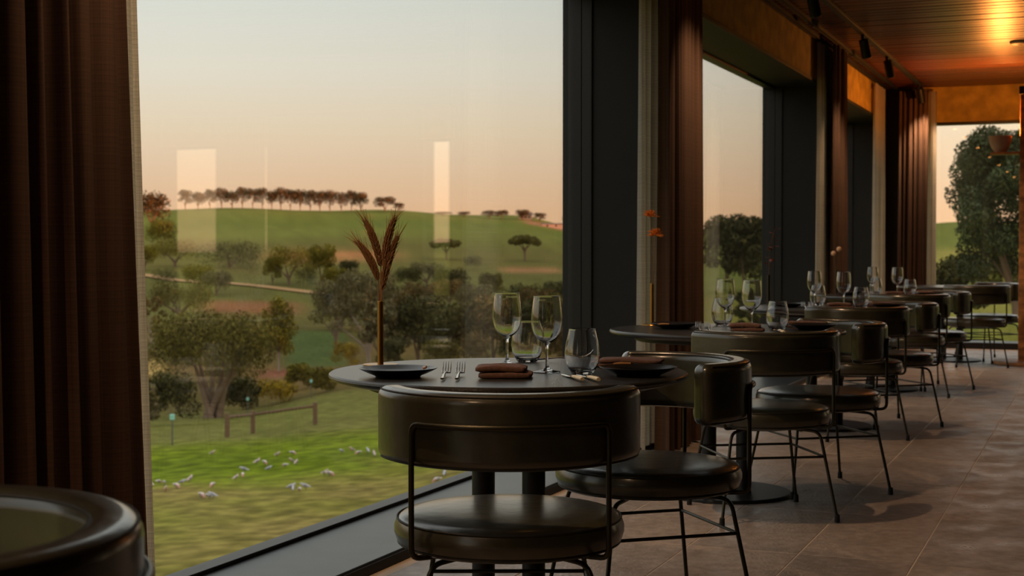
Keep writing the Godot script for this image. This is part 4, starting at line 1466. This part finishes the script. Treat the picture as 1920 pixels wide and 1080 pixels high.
func make_wheat(label: String, at: Vector3, neck: Vector3, tip: Vector3, sd: int) -> void:
	var o := thing("wheat_ear", label, "wheat", at, 0.0, "dried wheat ears in the brass bud vase")
	var r := RandomNumberGenerator.new()
	r.seed = sd
	var m := MB.new()
	m.tube([Vector3(0, 0.022, 0), Vector3(0, 0.12, 0), Vector3(neck.x * 0.4, 0.2, neck.z * 0.4), neck], 0.0018, 6)
	put("stem", m, M.wheat, o)
	m = MB.new()
	var awn := MB.new()
	var ctl := neck.lerp(tip, 0.5) + Vector3(-(tip.x - neck.x) * 0.2, 0.012, 0)
	var count := 24
	for k in count:
		var t := k / (count - 1.0)
		var p := neck.lerp(ctl, t).lerp(ctl.lerp(tip, t), t)
		var d := (ctl.lerp(tip, t) - neck.lerp(ctl, t)).normalized()
		for s in 4:
			var ang := s * TAU / 4.0 + (k % 2) * TAU / 8.0 + r.randf_range(-0.2, 0.2)
			var side := d.cross(Vector3.FORWARD).normalized().rotated(d, ang)
			var fat := 0.0098 * (0.35 + 0.65 * sin(PI * clampf(0.2 + 0.75 * t, 0, 1)))
			var a := p + side * fat * 0.25
			m.tube([a, a + d * 0.005 + side * fat * 0.5, a + d * 0.011 + side * fat * 0.85, a + d * 0.0185 + side * fat * 1.0], [0.001, fat * 0.34, fat * 0.26, 0.0005], 6)
			if (k + s) % 3 != 0:
				var e := a + d * 0.015 + side * fat * 0.5
				awn.tube([e, e + d * r.randf_range(0.03, 0.055) + side * r.randf_range(0.006, 0.018)], [0.0007, 0.0003], 4, false)
	var ear := put("ear", m, M.wheat, o)
	put("awns", awn, M.wheat_awn, ear).set_meta("kind", "stuff")

func make_flower(label: String, at: Vector3, sway: Vector3, top: float, wide: float, sd: int) -> void:
	var o := thing("dried_flower", label, "flower", at, 0.0)
	var r := RandomNumberGenerator.new()
	r.seed = sd
	var head := Vector3(sway.x, top, sway.z)
	var m := MB.new()
	m.tube([Vector3(0, 0.022, 0), Vector3(0, 0.2, 0), Vector3(sway.x * 0.2 + 0.004, top * 0.6, sway.z * 0.3), head], 0.0014, 6)
	put("stem", m, M.dry_stem, o)
	m = MB.new()
	for k in 70:
		var el := deg_to_rad(lerpf(-18.0, 86.0, pow(r.randf(), 0.8)))
		var az := r.randf() * TAU
		var d := Vector3(cos(az) * cos(el), sin(el) * 0.75, sin(az) * cos(el))
		var l := wide * r.randf_range(0.75, 1.05)
		var side := d.cross(Vector3.UP).normalized()
		m.tube([head + d * l * 0.15, head + d * l * 0.6 + Vector3(0, 0.002, 0), head + d * l], [0.001, 0.0036, 0.0006], 5, true, 0.5)
	put("petals", m, M.straw_petal, o).set_meta("kind", "stuff")

func make_leaf_spray(label: String, at: Vector3, sd: int) -> void:
	var o := thing("dried_sprig", label, "dried sprig", at, 0.0)
	var r := RandomNumberGenerator.new()
	r.seed = sd
	var m := MB.new()
	m.tube([Vector3(0, 0.022, 0), Vector3(0, 0.2, 0), Vector3(0.004, 0.33, 0), Vector3(0.02, 0.42, 0.01), Vector3(0.045, 0.5, 0.01)], 0.0018, 6)
	put("stem", m, M.dry_stem, o)
	for k in 15:
		var t := k / 14.0
		var p := Vector3(0.004, 0.24, 0).lerp(Vector3(0.045, 0.495, 0.01), t) + Vector3(0, 0, 0)
		var az := k * 2.4
		var d := Vector3(cos(az), r.randf_range(-0.2, 0.6), sin(az)).normalized()
		var side := d.cross(Vector3.UP).normalized()
		var l := r.randf_range(0.03, 0.044)
		m = MB.new()
		m.tube([p, p + d * 0.012, p + d * (0.012 + l * 0.35), p + d * (0.012 + l * 0.75), p + d * (0.012 + l)], [0.0009, 0.002, l * 0.42, l * 0.4, 0.002], 10, true, 0.1)
		put("leaf", m, M.dry_leaf, o)

func make_ball_flower(label: String, at: Vector3, sway: Vector3, top: float) -> void:
	var o := thing("dried_ball_flower", label, "flower", at, 0.0)
	var m := MB.new()
	m.tube([Vector3(0, 0.022, 0), Vector3(0, 0.18, 0), Vector3(sway.x, top - 0.02, sway.z)], 0.0016, 6)
	put("stem", m, M.dry_stem, o)
	m = MB.new()
	var prof := []
	for k in 13:
		var a := PI * k / 12.0 - PI / 2
		prof.append(Vector2(maxf(0.0, cos(a)) * 0.021, sin(a) * 0.021))
	m.lathe(prof, 20, Transform3D(Basis.IDENTITY, Vector3(sway.x, top, sway.z)))
	put("head", m, M.pale_ball, o)

const WHICH := ["nearest table", "second table", "third table", "fourth table"]

func lay_table(k: int, c: Vector3) -> void:
	var w: String = WHICH[k]
	var y := 0.7402
	var r := RandomNumberGenerator.new()
	r.seed = 60 + k
	var j := func(x: float, z: float) -> Vector3:
		return Vector3(c.x + x + (r.randf_range(-0.008, 0.008) if k > 0 else 0.0), y, c.z + z + (r.randf_range(-0.008, 0.008) if k > 0 else 0.0))
	var g: String = " on the %s" % w
	if k == 0:
		wine = put("wine_glass", make_wine_glass(), M.glassware)
		wine.position = j.call(-0.097, -0.224)
		tag(wine, "empty stemmed wine glass, the left one" + g, "wine glass")
		tumbler = put("tumbler", make_tumbler(), M.glassware)
		tumbler.position = j.call(0.234, 0.012)
		tag(tumbler, "empty stemless tumbler at the right, in front of a plate" + g, "tumbler")
	else:
		dup(wine, "empty stemmed wine glass, the left one" + g, j.call(-0.07 if k == 1 else -0.105, -0.247))
		dup(tumbler, "empty stemless tumbler at the right, in front of a plate" + g, j.call(0.222, -0.02))
	dup(wine, "empty stemmed wine glass, the right one" + g, j.call(0.122, 0.003) if k == 0 else j.call(0.109, -0.034))
	dup(tumbler, "empty stemless tumbler standing behind the wine glasses" + g, j.call(-0.078 if k == 0 else -0.1, -0.345))
	var vase_at: Vector3 = j.call(-0.449, -0.052) if k == 0 else (j.call(-0.42, -0.22) if k == 1 else j.call(-0.39, -0.2))
	if k > 0:
		dup(plate, "dark coupe plate at the window side" + g, j.call(-0.235, 0.02))
		dup(plate, "dark coupe plate at the right side" + g, j.call(0.36, -0.125))
		dup(fork, "silver fork, the left one" + g, j.call(-0.09, 0.17), 0.3)
		dup(fork, "silver fork, the right one" + g, j.call(-0.045, 0.15), 0.3)
		dup(knife, "bone-handled knife at the right of the front napkin" + g, j.call(0.27, 0.15), 0.35)
		dup(napkins[0], "brown folded napkin at the front" + g, j.call(0.125, 0.125), 0.25)
		dup(napkins[1], "brown folded napkin at the back, near the right plate" + g, j.call(0.27, -0.345), 0.1)
		if k == 1:
			dup(butter, "butter knife lying across the window-side plate" + g, Vector3(c.x - 0.23, y + 0.024, c.z + 0.13), -1.2)
	else:
		plate = make_plate("dark coupe plate at the left, window side" + g, j.call(-0.212, 0.296))
		dup(plate, "dark coupe plate at the right edge" + g, j.call(0.398, 0.0))
		butter = make_butter_knife("butter knife with a tan horn handle resting on the left plate" + g, Vector3(c.x - 0.137, y + 0.0275, c.z + 0.272), 0.35)
		dup(butter, "butter knife with a tan horn handle by the right plate" + g, Vector3(c.x + 0.36, y + 0.0275, c.z - 0.05), -1.2)
		fork = make_fork("silver fork, tines up, the one beside the left plate" + g, j.call(-0.083, 0.262), 0.37)
		dup(fork, "silver fork, tines up, the one nearer the folded napkin" + g, j.call(-0.046, 0.248), 0.37)
		knife = make_knife("bone-handled knife, the left of the pair" + g, j.call(0.262, 0.17), 0.62)
		dup(knife, "bone-handled knife, the right of the pair" + g, j.call(0.306, 0.165), 0.62)
		dup(fork, "silver fork lying behind the wine glasses" + g, j.call(0.03, -0.4), -1.25)
		napkins.append(make_napkin("brown folded napkin, thick and square, at the front" + g, j.call(0.078, 0.205), 0.33, Vector3(0.146, 0.036, 0.108), 2, -0.012))
		napkins.append(make_napkin("brown napkin lying loosely behind the right plate" + g, j.call(0.272, -0.29), 0.15, Vector3(0.2, 0.026, 0.11), 2, 0.012))
	if k == 0:
		make_vase("tall brass bud vase holding wheat" + g, vase_at, M.brass)
		var ears := [[-0.002, 0.262, -0.06, 0.372, "outer left and lowest"], [0.002, 0.305, -0.044, 0.44, "inner left"], [0.011, 0.322, 0.042, 0.445, "inner right and tallest"], [0.001, 0.232, 0.046, 0.388, "outer right"]]
		for i in 4:
			var e: Array = ears[i]
			make_wheat("dried wheat ear in the brass vase, %s of the four" % e[4], vase_at + Vector3([-0.004, -0.0015, 0.0015, 0.004][i], 0, [0.002, -0.003, 0.003, -0.001][i]), Vector3(e[0] * 0.93, e[1], -e[0] * 0.38), Vector3(e[2] * 0.93, e[3], -e[2] * 0.38), 300 + i)
	elif k == 1:
		make_vase("tall brass bud vase holding orange strawflowers" + g, vase_at, M.brass)
		make_flower("dried orange strawflower, the higher of two above the second table", vase_at + Vector3(-0.002, 0, 0), Vector3(-0.008, 0, 0), 0.515, 0.048, 401)
		make_flower("dried orange strawflower, the lower of two above the second table", vase_at + Vector3(0.003, 0, 0), Vector3(0.012, 0, -0.004), 0.425, 0.05, 402)
	elif k == 2:
		make_vase("dark metal bud vase holding a leafy sprig" + g, vase_at, M.dark_brass)
		make_leaf_spray("dried sprig of dark red round leaves above the third table", vase_at, 501)
	else:
		make_vase("dark metal bud vase holding two pale balls" + g, vase_at, M.dark_brass)
		make_ball_flower("dried pale ball flower, the left and lower of two above the fourth table", vase_at + Vector3(-0.002, 0, 0), Vector3(-0.02, 0, 0), 0.33)
		make_ball_flower("dried pale ball flower, the right and higher of two above the fourth table", vase_at + Vector3(0.003, 0, 0), Vector3(0.018, 0, -0.007), 0.365)

var wine: Node3D
var tumbler: Node3D
var plate: Node3D
var fork: Node3D
var knife: Node3D
var butter: Node3D
var napkins := []

func build_furniture() -> void:
	var tables := [Vector3(-1.615, 0, -3.9), Vector3(-1.565, 0, -6.34), Vector3(-1.6, 0, -9.0), Vector3(-1.62, 0, -11.6), Vector3(-1.4, 0, -14.9)]
	var t0: Node3D
	var labs := ["round black pedestal table nearest the camera, laid with wheat in a vase", "round black pedestal table second from the camera, with orange strawflowers", "round black pedestal table third from the camera, with a dark red sprig", "round black pedestal table fourth from the camera, with pale ball flowers", "round black pedestal table at the far end before the end window"]
	for k in 5:
		if k == 0:
			t0 = make_table(labs[0])
			t0.position = tables[0]
		else:
			dup(t0, labs[k], tables[k], 0.0, "round black tables along the windows")
	var c0 := make_chair("curved-back leather chair with its back to the camera at the nearest table")
	c0.position = Vector3(-1.346, 0, -3.256)
	c0.rotation.y = deg_to_rad(23)
	var rest := [
		[Vector3(-1.274, 0, -4.186), 130.0, "curved-back leather chair pushed in at the right of the nearest table"],
		[Vector3(-1.312, 0, -5.915), 31.0, "curved-back leather chair with its back to the camera at the second table"],
		[Vector3(-1.211, 0, -6.64), 127.0, "curved-back leather chair pushed in at the right of the second table"],
		[Vector3(-1.36, 0, -8.6), 29.0, "curved-back leather chair with its back to the camera at the third table"],
		[Vector3(-1.259, 0, -9.286), 130.0, "curved-back leather chair pushed in at the right of the third table"],
		[Vector3(-1.38, 0, -11.2), 27.0, "curved-back leather chair with its back to the camera at the fourth table"],
		[Vector3(-1.279, 0, -11.886), 130.0, "curved-back leather chair pushed in at the right of the fourth table"],
		[Vector3(-1.13, 0, -14.3), 21.0, "curved-back leather chair before the end window, with its back to the camera"],
		[Vector3(-1.059, 0, -15.186), 130.0, "curved-back leather chair before the end window, behind the other one there"],
		[Vector3(-1.343, 0, -1.286), 134.0, "curved-back leather chair cut off at the lower left corner, closest to the camera"],
	]
	for q in rest:
		dup(c0, q[2], q[0], deg_to_rad(q[1]), "curved-back leather chairs at the window tables")
	for k in 4:
		lay_table(k, tables[k])
	# timber lamp post with a shelf that carries a clay bowl lamp shining up at the ceiling
	var base := Vector3(-0.66, 0, -14.7)
	var o := thing("lamp_post", "tall timber lamp post on a round wooden foot at the right edge", "floor lamp", base)
	var m := MB.new()
	m.lathe([Vector2(0, 0), Vector2(0.325, 0), Vector2(0.33, 0.004), Vector2(0.33, 0.026), Vector2(0.324, 0.032), Vector2(0, 0.032)], 56)
	put("foot", m, M.post_wood, o)
	m = MB.new()
	m.rbox(Vector3(0.07, 2.56, 0.07), 0.006, Transform3D(Basis.IDENTITY, Vector3(-0.065, 1.312, 0)))
	put("post", m, M.post_wood, o)
	m = MB.new()
	m.rbox(Vector3(0.09, 0.08, 0.09), 0.006, Transform3D(Basis.IDENTITY, Vector3(-0.065, 2.632, 0)))
	put("cap", m, M.black_steel, o)
	m = MB.new()
	m.rbox(Vector3(0.27, 0.022, 0.16), 0.004, Transform3D(Basis.IDENTITY, Vector3(-0.234, 2.03, 0)))
	put("shelf", m, M.post_wood, o)
	var at := base + Vector3(-0.28, 2.0412, 0)
	var bowl := thing("bowl_lamp", "clay bowl lamp on the shelf of the timber post, shining up", "lamp", at)
	m = MB.new()
	m.lathe([Vector2(0, 0), Vector2(0.045, 0), Vector2(0.05, 0.004), Vector2(0.082, 0.045), Vector2(0.104, 0.1), Vector2(0.112, 0.155), Vector2(0.1095, 0.157), Vector2(0.107, 0.155), Vector2(0.098, 0.1), Vector2(0.076, 0.05), Vector2(0.045, 0.012), Vector2(0, 0.01)], 40)
	put("bowl", m, M.bowl_clay, bowl)
	m = MB.new()
	m.lathe([Vector2(0, 0.012), Vector2(0.02, 0.014), Vector2(0.03, 0.03), Vector2(0.034, 0.07), Vector2(0.03, 0.11), Vector2(0.018, 0.13), Vector2(0, 0.136)], 20)
	put("bulb", m, M.warm_lamp, bowl)
	var l := OmniLight3D.new()
	l.name = "bowl_glow"
	l.light_color = Color(1.0, 0.6, 0.27)
	l.light_energy = BOWL_ENERGY
	l.omni_range = 14.0
	l.omni_attenuation = 2.0
	l.light_size = 0.03
	l.shadow_enabled = true
	l.position = at + Vector3(0, 0.147, 0)
	add_child(l)
